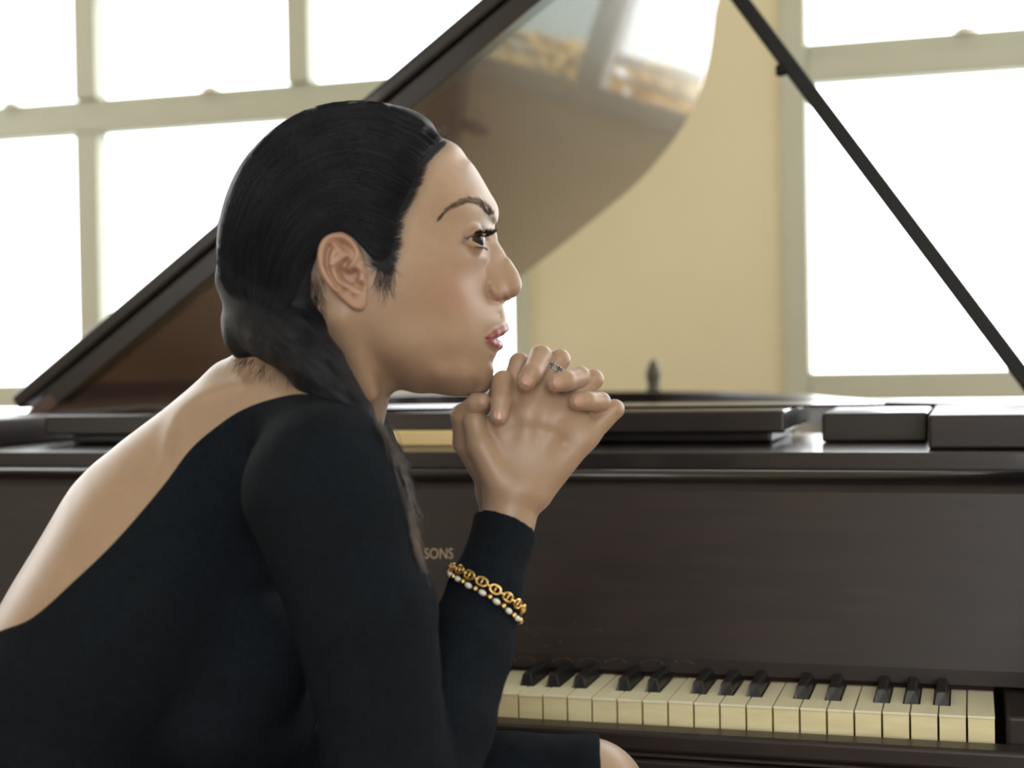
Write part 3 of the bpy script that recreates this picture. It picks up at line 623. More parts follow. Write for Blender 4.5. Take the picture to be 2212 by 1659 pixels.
# ---- neck and torso
st_ = [(400, 850, 195, 250), (300, 930, 240, 335), (190, 1020, 265, 380), (110, 1150, 272, 400), (60, 1230, 268, 400), (0, 1340, 255, 385), (-60, 1480, 245, 370), (-115, 1650, 250, 410), (-140, 1850, 265, 480), (-120, 2060, 250, 520)]
bk_ = spline([(470, 795)]+[s[:2] for s in st_], 4); ab_ = spline([(150, 190)]+[s[2:] for s in st_], 4)
tg_ = np.gradient(bk_, axis=0); tg_ /= np.linalg.norm(tg_, axis=1)[:, None]; nr_ = np.stack([tg_[:, 1], -tg_[:, 0]], 1)
ctr_ = bk_+nr_*ab_[:, :1]
for _ in range(3): ctr_[1:-1] = (ctr_[:-2]+2*ctr_[1:-1]+ctr_[2:])/4
def tor_tab(X, Y):
    best = np.full(X.shape, 1e18); E = np.zeros(X.shape); Bv = np.zeros(X.shape); Av = np.zeros(X.shape)
    for i in range(len(ctr_)-1):
        (ax, ay), (bx, by) = ctr_[i], ctr_[i+1]; ex, ey = bx-ax, by-ay; t = np.clip(((X-ax)*ex+(Y-ay)*ey)/(ex*ex+ey*ey+1e-9), 0, 1); d = np.sqrt((X-ax-t*ex)**2+(Y-ay-t*ey)**2)
        a = ab_[i, 0]+(ab_[i+1, 0]-ab_[i, 0])*t; b = ab_[i, 1]+(ab_[i+1, 1]-ab_[i, 1])*t; s = d/a; m_ = s < best
        best = np.where(m_, s, best); E = np.where(m_, d, E); Bv = np.where(m_, b, Bv); Av = np.where(m_, a, Av)
    return E, Av, Bv
_tt = {}
def tor_part(k):
    def fn(X, Y):
        if 'v' not in _tt: _tt['v'] = tor_tab(X, Y)
        return _tt['v'][k]
    return fn
TG = [Grid2(tor_part(k), -620, 560, 1000, 2500, 8) for k in range(3)]
def blur(t, it):
    for _ in range(it):
        p = np.pad(t, 1, mode='edge'); t = (p[1:-1, 1:-1]*4+2*(p[:-2, 1:-1]+p[2:, 1:-1]+p[1:-1, :-2]+p[1:-1, 2:])+p[:-2, :-2]+p[2:, 2:]+p[:-2, 2:]+p[2:, :-2])/16
    return t.astype(f32)
TG[1].t = blur(TG[1].t, 60); TG[2].t = blur(TG[2].t, 60); TG[0].t = blur(TG[0].t, 6)
def f_torso0(P):
    e, a, b = (g(P[:, 0], P[:, 1]) for g in TG); d = P[:, 2]; k0 = np.sqrt((e/a)**2+(d/b)**2); k1 = np.sqrt((e/a**2)**2+(d/b**2)**2)+1e-6
    return np.where(k0 < 0.05, -a*0.9, k0*(k0-1)/k1)
SH_R, SH_L = (746, 1038, 430), (672, 1004, -430)
EL_R, EL_L = cv(880, 1780, 370), cv(872, 1740, -290)
WR_R, WR_L = cv(1097, 1125, 46), cv(1088, 1128, -52)
arm_r = [(*SH_R, 132), (*cv(782, 1310, 425), 128), (*cv(838, 1640, 395), 112), (*EL_R, 92)]
arm_l = [(*SH_L, 128), (*cv(770, 1330, -380), 112), (*cv(832, 1620, -330), 100), (*EL_L, 84)]
fore_r = [(*EL_R, 92), (*cv(952, 1560, 270), 100), (*cv(1008, 1400, 185), 86), (*cv(1050, 1275, 118), 68), (*WR_R, 56)]
fore_l = [(*EL_L, 84), (*cv(946, 1540, -220), 88), (*cv(1006, 1400, -160), 74), (*cv(1046, 1275, -110), 62), (*WR_L, 52)]
thigh_l = [(140, 1930, -200, 215), (700, 1800, -150, 180), (1100, 1757, -40, 150), (1268, 1730, -10, 132)]
calf_l = [(1268, 1735, -10, 128), (1330, 1900, 0, 118), (1440, 2250, 30, 112), (1560, 2800, 60, 66), (1590, 2900, 65, 62), (1700, 3040, 70, 40)]
thigh_r = [(140, 2020, 210, 215), (700, 2010, 210, 185), (1090, 2035, 205, 155), (1170, 2050, 205, 140)]
calf_r = [(1170, 2060, 205, 135), (1150, 2400, 205, 130), (1130, 3000, 200, 84), (1120, 3660, 200, 62), (1170, 3830, 200, 70), (1390, 3885, 200, 48)]
def f_torso(P):
    A = fa(P); f = f_torso0(P)
    f = smin(f, capsule(P, (655, 905, 150), (774, 1020, 380), 95, 120), 70); f = smin(f, capsule(P, (600, 905, -150), SH_L, 95, 118), 70)
    f = smin(f, ellipsoid(A, (545, 1395, 165), (150, 135, 130)), 60)
    # shoulder blade and the furrow beside it
    x, y = unproj(P); rel = (P[:, 1] < 1500) & (P[:, 0] < 760)
    r1 = line_d(x, y, [tuple(q) for q in spline([(520, 826), (476, 836), (425, 860), (387, 893), (367, 940), (356, 1000)], 6)]); f = f-rel*10*np.exp(-(r1/17)**2)*np.clip((np.abs(P[:, 2])-60)/60, 0, 1)
    r2 = line_d(x, y, [(330, 1000), (300, 1060), (250, 1110)]); f = f+rel*7*np.exp(-(r2/38)**2)*np.clip((np.abs(P[:, 2])-60)/60, 0, 1)
    return f
def f_neck(P):
    ax = P*np.array([1, 1, 1.06], f32); return capsule(ax, (726, 640, 0), (664, 890, 0), 160, 166)
open_edge = [tuple(p) for p in spline([(-60, 1392), (0, 1363), (70, 1334), (160, 1255), (250, 1168), (350, 1052), (410, 972), (470, 920), (520, 887), (580, 864), (645, 851), (705, 858), (750, 868), (790, 884), (825, 902), (860, 912), (910, 905)], 5)] + [(1000, 880), (1000, 100), (-600, 100), (-600, 1520), (-140, 1420)]
cut_g = Grid2(lambda x, y: poly_sd(x, y, open_edge), -700, 60, 2200, 4100, 10); cut_f = Grid2(lambda x, y: poly_sd(x, y, open_edge), -120, 800, 1000, 1440, 3)
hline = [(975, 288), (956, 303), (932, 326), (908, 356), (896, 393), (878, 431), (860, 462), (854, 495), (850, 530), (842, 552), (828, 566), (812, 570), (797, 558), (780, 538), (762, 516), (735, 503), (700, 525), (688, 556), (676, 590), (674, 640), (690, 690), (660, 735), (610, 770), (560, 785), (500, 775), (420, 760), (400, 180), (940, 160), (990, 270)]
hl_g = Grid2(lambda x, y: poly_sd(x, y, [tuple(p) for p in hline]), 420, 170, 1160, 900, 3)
def f_arm(P, arm, fore): return smin(chain(P, arm, 20), chain(P, fore, 20), 12)
def f_legs(P):
    a = smin(chain(P, thigh_l, 30), chain(P, calf_l, 25), 10); b = smin(chain(P, thigh_r, 30), chain(P, calf_r, 25), 10); return np.minimum(a, b)
def f_head(P):
    f = f_face(P); A = fa(P)
    m_ = (P[:, 0] < 960) & (P[:, 1] > 470)
    f = smin(f, f_neck(P), 38)
    s1 = capsule(A, cv(742, 690, 165), cv(800, 850, 105), 22, 16); f = smin(f, s1, 34)      # neck muscle
    e = f_ear(A); f = smin(f, e, 5)
    return f
# ---- hands (photo x, y, depth, radius)
def fing(L): return cvs(L)
RH = dict(carp=cv(1112, 1062, 42),
  mcp=[cv(1085, 905, 40), cv(1146, 885, 46), cv(1206, 900, 42), cv(1264, 946, 32)])
R_F = [fing([(1085, 905, 40, 28), (1122, 785, 12, 22.5), (1112, 812, -58, 20), (1100, 862, -92, 18)]),
       fing([(1146, 885, 46, 28), (1208, 777, 12, 23), (1196, 800, -64, 20.5), (1172, 862, -104, 18.5)]),
       fing([(1206, 900, 42, 27), (1281, 820, 16, 22), (1266, 838, -58, 19.5), (1236, 890, -98, 18)]),
       fing([(1264, 946, 32, 25), (1327, 884, 22, 20.5), (1316, 896, -34, 18), (1290, 930, -78, 16)])]
L_F = [fing([(1066, 905, -52, 28), (1087, 823, 38, 22.5), (1082, 868, 84, 21.5), (1078, 899, 93, 19.5)]),
       fing([(1128, 888, -54, 28), (1168, 770, 34, 24), (1150, 806, 84, 21.5), (1136, 826, 95, 19)]),
       fing([(1190, 900, -52, 27), (1252, 815, 34, 23), (1222, 823, 80, 21.5), (1199, 828, 92, 19)]),
       fing([(1246, 935, -40, 25), (1297, 868, 38, 21), (1268, 866, 72, 20), (1246, 868, 82, 17.5)])]
R_T = fing([(1078, 1035, 62, 36), (1040, 965, 58, 30), (1026, 912, 46, 25), (1020, 880, 30, 21)])
L_T = fing([(1062, 1030, -30, 38), (1010, 955, -14, 31), (1000, 898, 22, 25), (1030, 872, 56, 21), (1042, 868, 66, 18)])
def f_hand(P, carp, F, T, wr, sg):
    c = np.array(carp)
    f = capsule(P, wr, carp, 55 if sg > 0 else 51, 60)
    for i, F_ in enumerate(F): f = smin(f, capsule(P, (c[0]+(F_[0][0]-c[0])*0.15+(i-1.5)*12, c[1]-6, c[2]), F_[0][:3], 44, F_[0][3]), 24)
    g = chain(P, T, 9); f = smin(f, g, 12)
    out = f
    for A_, B_ in zip(F[:-1], F[1:]):
        a, b = np.array(A_), np.array(B_)
        for t_, r_ in ((-0.12, 24), (0.1, 23), (0.30, 19)):
            p, q = a[0]+(a[1]-a[0])*t_, b[0]+(b[1]-b[0])*t_; out = smin(out, capsule(P, p[:3], q[:3], r_, r_), 16)
    for F_ in F: out = smin(out, chain(P, F_, 5), 5)
    return out
def f_hands(P):
    r = f_hand(P, RH['carp'], R_F, R_T, WR_R, 1); l = f_hand(P, cv(1094, 1062, -48), L_F, L_T, WR_L, -1)
    return smin(r, l, 2.5)
def f_hands_all(P):
    f = f_hands(P); return smin(f, np.minimum(capsule(P, WR_R, fore_r[3][:3], 55, 66), capsule(P, WR_L, fore_l[3][:3], 51, 60)), 16)
def f_upper(P): return smin(f_head(P), f_torso(P), 42)
def f_rest(P):
    f = f_upper(P); f = smin(f, f_arm(P, arm_r, fore_r), 60); f = smin(f, f_arm(P, arm_l, fore_l), 60); return smin(f, f_legs(P), 30)
import time; _t = time.time()
V1, Q1 = sparse_mesh(f_upper, (470, 190, -285), (1142, 958, 285), 3.0)
V2, Q2 = sparse_mesh(f_hands_all, (950, 720, -160), (1380, 1260, 170), 2.5)
def f_low(P):
    cut = np.minimum(np.minimum(P[:, 0]-474, 952-P[:, 1]), 1300-P[:, 0]); cut2 = np.minimum(np.minimum(P[:, 0]-950, 1250-P[:, 1]), P[:, 1]-700)
    x, y = unproj(P); s_ = cut_g(x, y); wr = np.where(np.abs(P[:, 2]) < 200, np.minimum(P[:, 0]-930, 1270-P[:, 1]), -100); knee = x-1270
    return f_rest(P)+14*np.clip((s_-6)/30, 0, 1)*np.clip(-wr/40, 0, 1)*np.clip(-knee/20, 0, 1)
V3, Q3 = sparse_mesh(f_low, (-430, 740, -660), (1780, 3960, 660), 7.0, smooth=3)
# the lower, coarser part leaves out what the two finer parts cover
ctrq = V3[Q3].mean(1)
keep = ~((ctrq[:, 0] > 478) & (ctrq[:, 0] < 1136) & (ctrq[:, 1] < 948) & (np.abs(ctrq[:, 2]) < 280)) & ~((ctrq[:, 0] > 960) & (ctrq[:, 1] < 1240) & (np.abs(ctrq[:, 2]) < 165))
Q3 = Q3[keep]
print('body', len(V1), len(V2), len(V3), round(time.time()-_t, 1))
PV = np.concatenate([V1, V2, V3]); PQ = np.concatenate([Q1, Q2+len(V1), Q3+len(V1)+len(V2)])
us = np.unique(PQ); mp_ = np.full(len(PV), -1); mp_[us] = np.arange(len(us)); PV = PV[us]; PQ = mp_[PQ]
# skin colour
def skin_colour(V):
    x, y = unproj(V); n = len(V); base = np.array([0.365, 0.248, 0.172]); c = np.tile(base, (n, 1))
    c *= (1+0.05*vnoise(V, 60, 1)+0.03*vnoise(V, 14, 2))[:, None]
    def mixc(col, w):
        w = np.clip(w, 0, 1)[:, None]; c[:] = c*(1-w)+np.array(col)*w
    A = np.abs(V[:, 2]); face = (x > 840) & (y < 860) & (x < 1140)
    mixc((0.385, 0.185, 0.135), 0.5*np.exp(-(((x-985)/62)**2+((y-625)/48)**2))*face)
    mixc((0.35, 0.205, 0.145), 0.5*np.exp(-(((x-1098)/30)**2+((y-628)/28)**2))*face)
    ear = (poly_sd(x, y, ear_out) < 3) & (A > 195); mixc((0.42, 0.235, 0.175), 0.55*ear)
    hand = (x > 960) & (y > 735) & (y < 1100) & (V[:, 0] > 950); kn = np.zeros(n)
    for F_ in R_F+L_F:
        for j in (1, 2, 3): kn = np.maximum(kn, np.exp(-(((V-np.array(F_[j][:3]))**2).sum(1))/(26.0**2)))
    mixc((0.42, 0.24, 0.175), 0.4*kn*hand)
    up = [(1044, 732), (1051, 726), (1062, 716), (1076, 708), (1086, 703.5), (1096, 696), (1112, 690), (1112, 728), (1080, 732), (1060, 733)]
    lw = [(1044, 731), (1060, 731), (1080, 730), (1112, 728), (1112, 757), (1086, 757), (1074, 753), (1060, 746), (1049, 736)]
    lip = np.minimum(poly_sd(x, y, up), poly_sd(x, y, lw)); mixc((0.26, 0.055, 0.068), np.clip(0.5-lip/4, 0, 1)*0.85*face)
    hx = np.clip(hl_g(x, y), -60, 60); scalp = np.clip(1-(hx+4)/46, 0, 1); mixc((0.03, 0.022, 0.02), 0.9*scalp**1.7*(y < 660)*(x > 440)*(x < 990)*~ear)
    bl = spline([(950, 470), (961, 458), (975, 447), (992, 438), (1012, 433), (1033, 437), (1048, 447), (1058, 460), (1061, 470)], 6); bw = np.interp(np.arange(len(bl)), np.linspace(0, len(bl)-1, 6), [1, 3, 5.5, 7, 8.5, 8])
    bd = np.full(n, 9.0); fs = np.where(face & (y > 410) & (y < 490))[0]
    if len(fs):
        dd = np.sqrt((x[fs, None]-bl[None, :, 0])**2+(y[fs, None]-bl[None, :, 1])**2)-bw[None]; bd[fs] = dd.min(1)
    mixc((0.11, 0.065, 0.042), np.clip(0.5-bd/6, 0, 1)*0.75)
    lash = line_d(x, y, [(998, 523), (1008, 516), (1020, 510), (1034, 505), (1048, 502)]); mixc((0.02, 0.015, 0.013), np.clip(1.7-lash/3.8, 0, 1)*0.95*np.clip((x-996)/14, 0, 1)*(A > 60)*face)
    crease_shade = line_d(x, y, [(1003, 513), (1012, 502), (1024, 494), (1038, 489), (1046, 492)]); mixc((0.15, 0.085, 0.055), np.clip(1.2-crease_shade/2.6, 0, 1)*0.6*(A > 60)*face)  # shade of the upper-lid crease put into the skin colour
    cor = np.exp(-(((x-1000)/10)**2+((y-524)/7)**2)); mixc((0.10, 0.06, 0.045), 0.5*cor*face*(A > 60))  # shadow round the outer eye corner, painted into the skin colour
    lid = np.exp(-(((x-1022)/26)**2+((y-500)/13)**2)); mixc((0.34, 0.20, 0.13), 0.35*lid*face*(A > 60))
    lowl = line_d(x, y, [(1004, 527), (1016, 534), (1032, 537), (1044, 535)]); mixc((0.16, 0.09, 0.065), np.clip(1.1-lowl/4, 0, 1)*0.5*(A > 60)*face)
    return c
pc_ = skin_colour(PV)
def skin_mat():
    M = bpy.data.materials.new('skin'); M.use_nodes = True; nt = M.node_tree; b = nt.nodes['Principled BSDF']; a = nt.nodes.new('ShaderNodeAttribute'); a.attribute_name = 'tone'
    tc = nt.nodes.new('ShaderNodeTexCoord'); n1 = nt.nodes.new('ShaderNodeTexNoise'); n1.inputs['Scale'].default_value = 900; n1.inputs['Detail'].default_value = 3; nt.links.new(tc.outputs['Object'], n1.inputs['Vector'])
    mr = nt.nodes.new('ShaderNodeMapRange'); mr.inputs[3].default_value = 0.88; mr.inputs[4].default_value = 1.10; nt.links.new(n1.outputs['Fac'], mr.inputs[0])
    mx = nt.nodes.new('ShaderNodeMix'); mx.data_type = 'RGBA'; mx.blend_type = 'MULTIPLY'; mx.inputs[0].default_value = 1; nt.links.new(a.outputs['Color'], mx.inputs[6]); nt.links.new(mr.outputs[0], mx.inputs[7])
    nt.links.new(mx.outputs[2], b.inputs['Base Color']); b.inputs['Roughness'].default_value = 0.40; b.inputs['Specular IOR Level'].default_value = 0.5
    b.inputs['Sheen Weight'].default_value = 0.18; b.inputs['Sheen Roughness'].default_value = 0.35; b.inputs['Subsurface Weight'].default_value = 0.12; b.inputs['Subsurface Radius'].default_value = (1.0, 0.35, 0.2); b.inputs['Subsurface Scale'].default_value = 0.004
    bp = nt.nodes.new('ShaderNodeBump'); bp.inputs['Strength'].default_value = 0.12; bp.inputs['Distance'].default_value = 0.0006; nt.links.new(n1.outputs['Fac'], bp.inputs['Height']); nt.links.new(bp.outputs[0], b.inputs['Normal'])
    return M
M_skin = skin_mat()
def add_tone(o, c):
    at = o.data.attributes.new('tone', 'FLOAT_COLOR', 'POINT'); at.data.foreach_set('color', np.c_[c, np.ones(len(c))].astype(f32).ravel())
WPV = world(PV)
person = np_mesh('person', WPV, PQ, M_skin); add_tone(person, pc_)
tag(person, 'woman in a black open-backed dress, chin on clasped hands before the piano', 'person')
# ------------------------------------------------------------------ dress
M_dress = mat('black_jersey', (0.0062, 0.0085, 0.0120), 0.9, spec=0.08, noise=(250, 0.8, (0.0092, 0.0125, 0.0175)), bump=(700, 0.15))
cuff_n = {}
for k_, W_, F_ in (('r', np.array(WR_R), np.array(fore_r[3][:3])), ('l', np.array(WR_L), np.array(fore_l[3][:3]))):
    ax_ = W_-F_; cuff_n[k_] = (W_, ax_/np.linalg.norm(ax_))
WR_CUT = (np.array(cv(1092, 1146, 46)), None)
def folds(P):
    n = vnoise(P*np.array([1, 1, 0.6], f32), 95, 11)*3.2+vnoise(P, 34, 12)*1.2
    # pulls across the elbow and the waist
    x, y = unproj(P, False)
    for ln, w, a in (([(640, 960), (560, 1120), (520, 1300)], 26, -4), ([(760, 1180), (700, 1350), (690, 1560)], 30, -5), ([(430, 1150), (300, 1330), (120, 1500)], 34, 3), ([(880, 1330), (800, 1420)], 20, -3), ([(1030, 1420), (960, 1480)], 16, -3)):
        n = n + a*np.exp(-(line_d(x, y, ln)/w)**2)*(P[:, 2] > 0)
    return n
def sleeve(P, arm, fore, k_):
    f = f_arm(P, arm, fore)-7
    W_, n_ = cuff_n[k_]; s = (P-W_.astype(f32))@n_.astype(f32)
    if k_ == 'r': s = s + ((P[:, 0]-W_[0])*0.10)
    lim = -14.0
    flare = np.clip((s+80)/80, 0, 1)*5
    return np.maximum(f-flare, s-lim)
def hollow(P, arm, fore, k_):
    W_, n_ = cuff_n[k_]; s = (P-W_.astype(f32))@n_.astype(f32)
    r = np.sqrt((((P-W_.astype(f32))-s[:, None]*n_.astype(f32))**2).sum(1)); return np.maximum(r-60, -s-50)
def f_dress(P):
    b = f_torso(P)-6
    b = smin(b, f_legs_d(P), 40); b = smin(b, ellipsoid(P, (500, 1500, 0), (192, 182, 300)), 40)
    f = b
    fr, fl = sleeve(P, arm_r, fore_r, 'r'), sleeve(P, arm_l, fore_l, 'l')
    f = smin(f, fr, 105); f = smin(f, fl, 90)
    m_ = np.abs(f) < 40
    if m_.any(): f[m_] -= folds(P[m_])
    x, y = unproj(P); near = (x > -100) & (x < 980) & (y > 820) & (y < 1420); c = np.where(near, cut_f(x, y), cut_g(x, y))
    return np.maximum(f, -c)
HEM = 1296.0
def f_legs_d(P):
    f = np.minimum(chain(P, thigh_l, 30), chain(P, thigh_r, 30))-9
    f = smin(f, capsule(P, (1180, 1960, 100), (200, 2080, 0), 90, 200), 60)
    k = 1-P[:, 2]/FPX; x = 1106+(P[:, 0]-1106)/k; return np.maximum(f, x-HEM)
_t = time.time()
VD, QD = sparse_mesh(f_dress, (-430, 820, -660), (1330, 2420, 660), 6.0, margin=1.2)
dress = np_mesh('dress', world(VD), QD, M_dress, person)
dress['label'] = 'black long-sleeved dress with a deep open back'
print('dress', len(VD), round(time.time()-_t, 1))

# ------------------------------------------------------------------ hair
def hair_mat():
    M = bpy.data.materials.new('black_hair'); M.use_nodes = True; nt = M.node_tree; b = nt.nodes['Principled BSDF']
    at = nt.nodes.new('ShaderNodeAttribute'); at.attribute_name = 'flow'
    n1 = nt.nodes.new('ShaderNodeTexNoise'); n1.noise_dimensions = '3D'; n1.inputs['Scale'].default_value = 1.0; n1.inputs['Detail'].default_value = 3; nt.links.new(at.outputs['Vector'], n1.inputs['Vector'])
    cr = nt.nodes.new('ShaderNodeMix'); cr.data_type = 'RGBA'; cr.inputs[6].default_value = (0.0032, 0.0040, 0.0075, 1); cr.inputs[7].default_value = (0.0125, 0.0135, 0.020, 1)
    mr = nt.nodes.new('ShaderNodeMapRange'); mr.inputs[1].default_value = 0.35; mr.inputs[2].default_value = 0.7; nt.links.new(n1.outputs['Fac'], mr.inputs[0]); nt.links.new(mr.outputs[0], cr.inputs[0]); nt.links.new(cr.outputs[2], b.inputs['Base Color'])
    b.inputs['Roughness'].default_value = 0.55; b.inputs['Specular IOR Level'].default_value = 0.22
    bp = nt.nodes.new('ShaderNodeBump'); bp.inputs['Strength'].default_value = 0.5; bp.inputs['Distance'].default_value = 0.0012; nt.links.new(n1.outputs['Fac'], bp.inputs['Height']); nt.links.new(bp.outputs[0], b.inputs['Normal'])
    return M
M_hair = hair_mat()
M_strand = mat('hair_strand', (0.0105, 0.0115, 0.0160), 0.5, spec=0.25, noise=(40, 0.8, (0.0045, 0.0052, 0.0085)))
M_wisp = mat('hair_wisp', (0.13, 0.10, 0.085), 0.4, spec=0.5, noise=(40, 0.8, (0.04, 0.03, 0.025)))
hs = [(965, 303, 0), (940, 280, 3), (900, 255, 11), (850, 228, 14), (780, 215, 17), (700, 222, 20), (620, 258, 22), (550, 325, 22), (500, 420, 24), (468, 520, 22), (463, 560, 24)]
def f_hair(P):
    x, y = unproj(P); s = hl_g(x, y); t = np.clip(-s/75, 0, 1); off = np.where(s < 0, -2+20*t*(2-t), -2-0.5*s)
    f = f_face(P)*1.0-off
    A = P
    bun = ellipsoid(A, (574, 692, 20), (88, 84, 135)); f = smin(f, bun, 30)
    tw = smin(capsule(A, (530, 640, -60), (545, 735, 70), 44, 44), capsule(A, (530, 610, 70), (620, 725, 150), 50, 58), 8); f = smin(f, tw, 24); f = smin(f, ellipsoid(A, (592, 738, 60), (62, 42, 95)), 24)
    pt = chain(A, TAILC, 10); g = np.sin((P[:, 1]*0.75-P[:, 0]*0.55+P[:, 2]*0.2)*0.22)*1.2; f = smin(f, pt+g, 30)
    return f
TAILC = cvs([(590, 690, 120, 70), (640, 740, 185, 66), (690, 800, 230, 56), (735, 858, 262, 44), (775, 900, 285, 32), (806, 940, 305, 20), (828, 985, 318, 11), (842, 1030, 322, 5)])
_t = time.time()
VH, QH = sparse_mesh(f_hair, (440, 190, -300), (990, 1050, 345), 3.0)
hair = np_mesh('hair', world(VH), QH, M_hair, person); hair['label'] = 'sleek black hair drawn back into a low ponytail'
# flow coordinates: along the strands slow, across fast
def flow(V):
    x, y = unproj(V); ang = np.arctan2(y-690, x-560); rad = np.hypot(x-560, y-690)
    w = np.clip((y-600)/90, 0, 1); w = w*w*(3-2*w); dn = line_d(x, y, [(590, 690), (690, 800), (775, 900), (842, 1030)])
    a = (1-w)*ang*30.0+w*(y*0.75-x*0.66)/9.0; return np.stack([a, rad*0.004, V[:, 2]*(0.012+0.09*w)], 1)
at = hair.data.attributes.new('flow', 'FLOAT_VECTOR', 'POINT'); at.data.foreach_set('vector', flow(VH).astype(f32).ravel())
print('hair', len(VH), round(time.time()-_t, 1))
def strands(name, lines, mats, parent, radius, taper=True, label=None):
    """lines: list of (n,3) arrays in the local frame -> one mesh of thin triangular tubes"""
    V, F = [], []; base = 0
    for L, r in zip(lines, radius):
        W = world(L); n = len(W); t = np.gradient(W, axis=0); t /= np.linalg.norm(t, axis=1)[:, None]+1e-12
        u = np.cross(t, FWD); u /= np.linalg.norm(u, axis=1)[:, None]+1e-12; v = np.cross(t, u)
        rr = r*S*(np.clip(np.minimum(np.linspace(0.25, 3.2, n), np.linspace(3.0, 0.12, n)), 0, 1) if taper else np.ones(n))
        for k in range(3):
            a = 2*math.pi*k/3; V.append(W+(u*math.cos(a)+v*math.sin(a))*rr[:, None])
        i = np.arange(n-1)
        for k in range(3):
            k2 = (k+1) % 3; F.append(np.stack([base+k*n+i, base+k*n+i+1, base+k2*n+i+1, base+k2*n+i], 1))
        base += 3*n
    V = np.concatenate(V); F = np.concatenate(F); return np_mesh(name, V, F, mats, parent)
# hair combed from the hairline to the knot
rg = np.random.default_rng(11)
top_c = np.array([(965, 300), (920, 262), (850, 227), (780, 214), (690, 222), (600, 268), (525, 360), (478, 480), (466, 580), (500, 650)], float)
low_c = np.array([(845, 575), (822, 560), (795, 545), (770, 520), (735, 500), (705, 515), (680, 545), (660, 590), (635, 650), (600, 690)], float)
mid_c = np.array([(905, 395), (872, 370), (820, 345), (750, 335), (680, 355), (615, 400), (565, 470), (535, 555), (530, 620), (540, 670)], float)
def comb(t):
    w = (2*(1-t)*(0.5-t), 4*t*(1-t), 2*t*(t-0.5)); return w[0]*top_c+w[1]*mid_c+w[2]*low_c
L_, R__ = [], []
for k in range(1700):
    t = rg.uniform(0.0, 1.0)**0.9; s0 = rg.uniform(0, 0.5) if k > 700 else rg.uniform(0, 0.06); s1 = min(1, s0+rg.uniform(0.35, 0.8)); P2 = spline(comb(t), 6); n = len(P2)
    P2 = P2[int(s0*(n-1)):max(int(s1*(n-1)), int(s0*(n-1))+8)]; P2 = P2[::2]; P2 = P2 + rg.normal(0, 2.0, 2)
    L_.append(P2); R__.append(rg.uniform(0.35, 0.6))
cat_ = np.concatenate(L_); D3 = drop(f_hair, cat_[:, 0], cat_[:, 1], 330, 45); D3[:, 2] += np.repeat(rg.uniform(0.2, 1.6, len(L_)), [len(l) for l in L_])
ix = np.cumsum([0]+[len(l) for l in L_]); L3 = [D3[ix[i]:ix[i+1]] for i in range(len(L_))]
L3 = [l[np.r_[True, np.abs(np.diff(l[:, 2])) < 40]] for l in L3]; ok = [len(l) > 4 and l[:, 2].min() > 5 for l in L3]
strands('combed_hair', [l for l, o in zip(L3, ok) if o], M_strand, hair, [r for r, o in zip(R__, ok) if o])
# fine short hairs over the edge of the hairline
L_, R__ = [], []
edge = spline([(962, 304), (936, 328), (914, 358), (902, 395), (884, 433), (866, 464), (860, 497), (856, 532), (848, 566), (838, 592)], 12)
for k in range(2300):
    i = rg.integers(0, len(edge)); p = edge[i]+np.array([-0.85, -0.2])*rg.gamma(1.6, 7)+np.array([7, 2]); q = np.array([560, 560])-p; a = math.atan2(*(q[::-1]))+rg.normal(0, 0.12)
    if i > len(edge)*0.65: a += 0.5*(i/len(edge)-0.65)/0.35
    ln = rg.uniform(18, 52); st = p-np.array([math.cos(a), math.sin(a)])*rg.uniform(-4, 16)*0.8
    tt = np.linspace(0, 1, 6)[:, None]; L_.append(st+tt*ln*np.array([math.cos(a), math.sin(a)])+np.stack([0*tt[:, 0], -3*np.sin(tt[:, 0]*3)*rg.normal(0, 1)], 1)); R__.append(rg.uniform(0.2, 0.42))
for k in range(620):                               # wisps before the ear, behind the ear and at the nape
    c = rg.integers(0, 3)
    if c == 0: p = np.array([rg.uniform(812, 850), rg.uniform(545, 600)]); a = rg.uniform(1.3, 1.9); ln = rg.uniform(20, 75)
    elif c == 1: p = np.array([rg.uniform(668, 700), rg.uniform(585, 690)]); a = rg.uniform(1.2, 1.9); ln = rg.uniform(20, 50)
    else: p = np.array([rg.uniform(515, 650), 0]); p[1] = 758+0.32*(p[0]-515)+rg.uniform(-6, 10); a = rg.uniform(1.6, 2.8); ln = rg.uniform(15, 60)
    tt = np.linspace(0, 1, 6); b_ = rg.normal(0, 0.4); L_.append(np.stack([p[0]+ln*np.cumsum(np.cos(a+b_*tt))/6, p[1]+ln*np.cumsum(np.sin(a+b_*tt))/6], 1)); R__.append(rg.uniform(0.18, 0.34))
cat_ = np.concatenate(L_); f_uh = lambda P: np.minimum(f_upper(P), f_hair(P)); D3 = drop(f_uh, cat_[:, 0], cat_[:, 1], 330, 45); D3[:, 2] += 0.5
ix = np.cumsum([0]+[len(l) for l in L_]); L3 = [D3[ix[i]:ix[i+1]] for i in range(len(L_))]; ok = [np.abs(np.diff(l[:, 2])).max() < 30 and l[:, 2].min() > 2 for l in L3]
strands('fine_hairline', [l for l, o in zip(L3, ok) if o], M_strand, hair, [r for r, o in zip(R__, ok) if o])
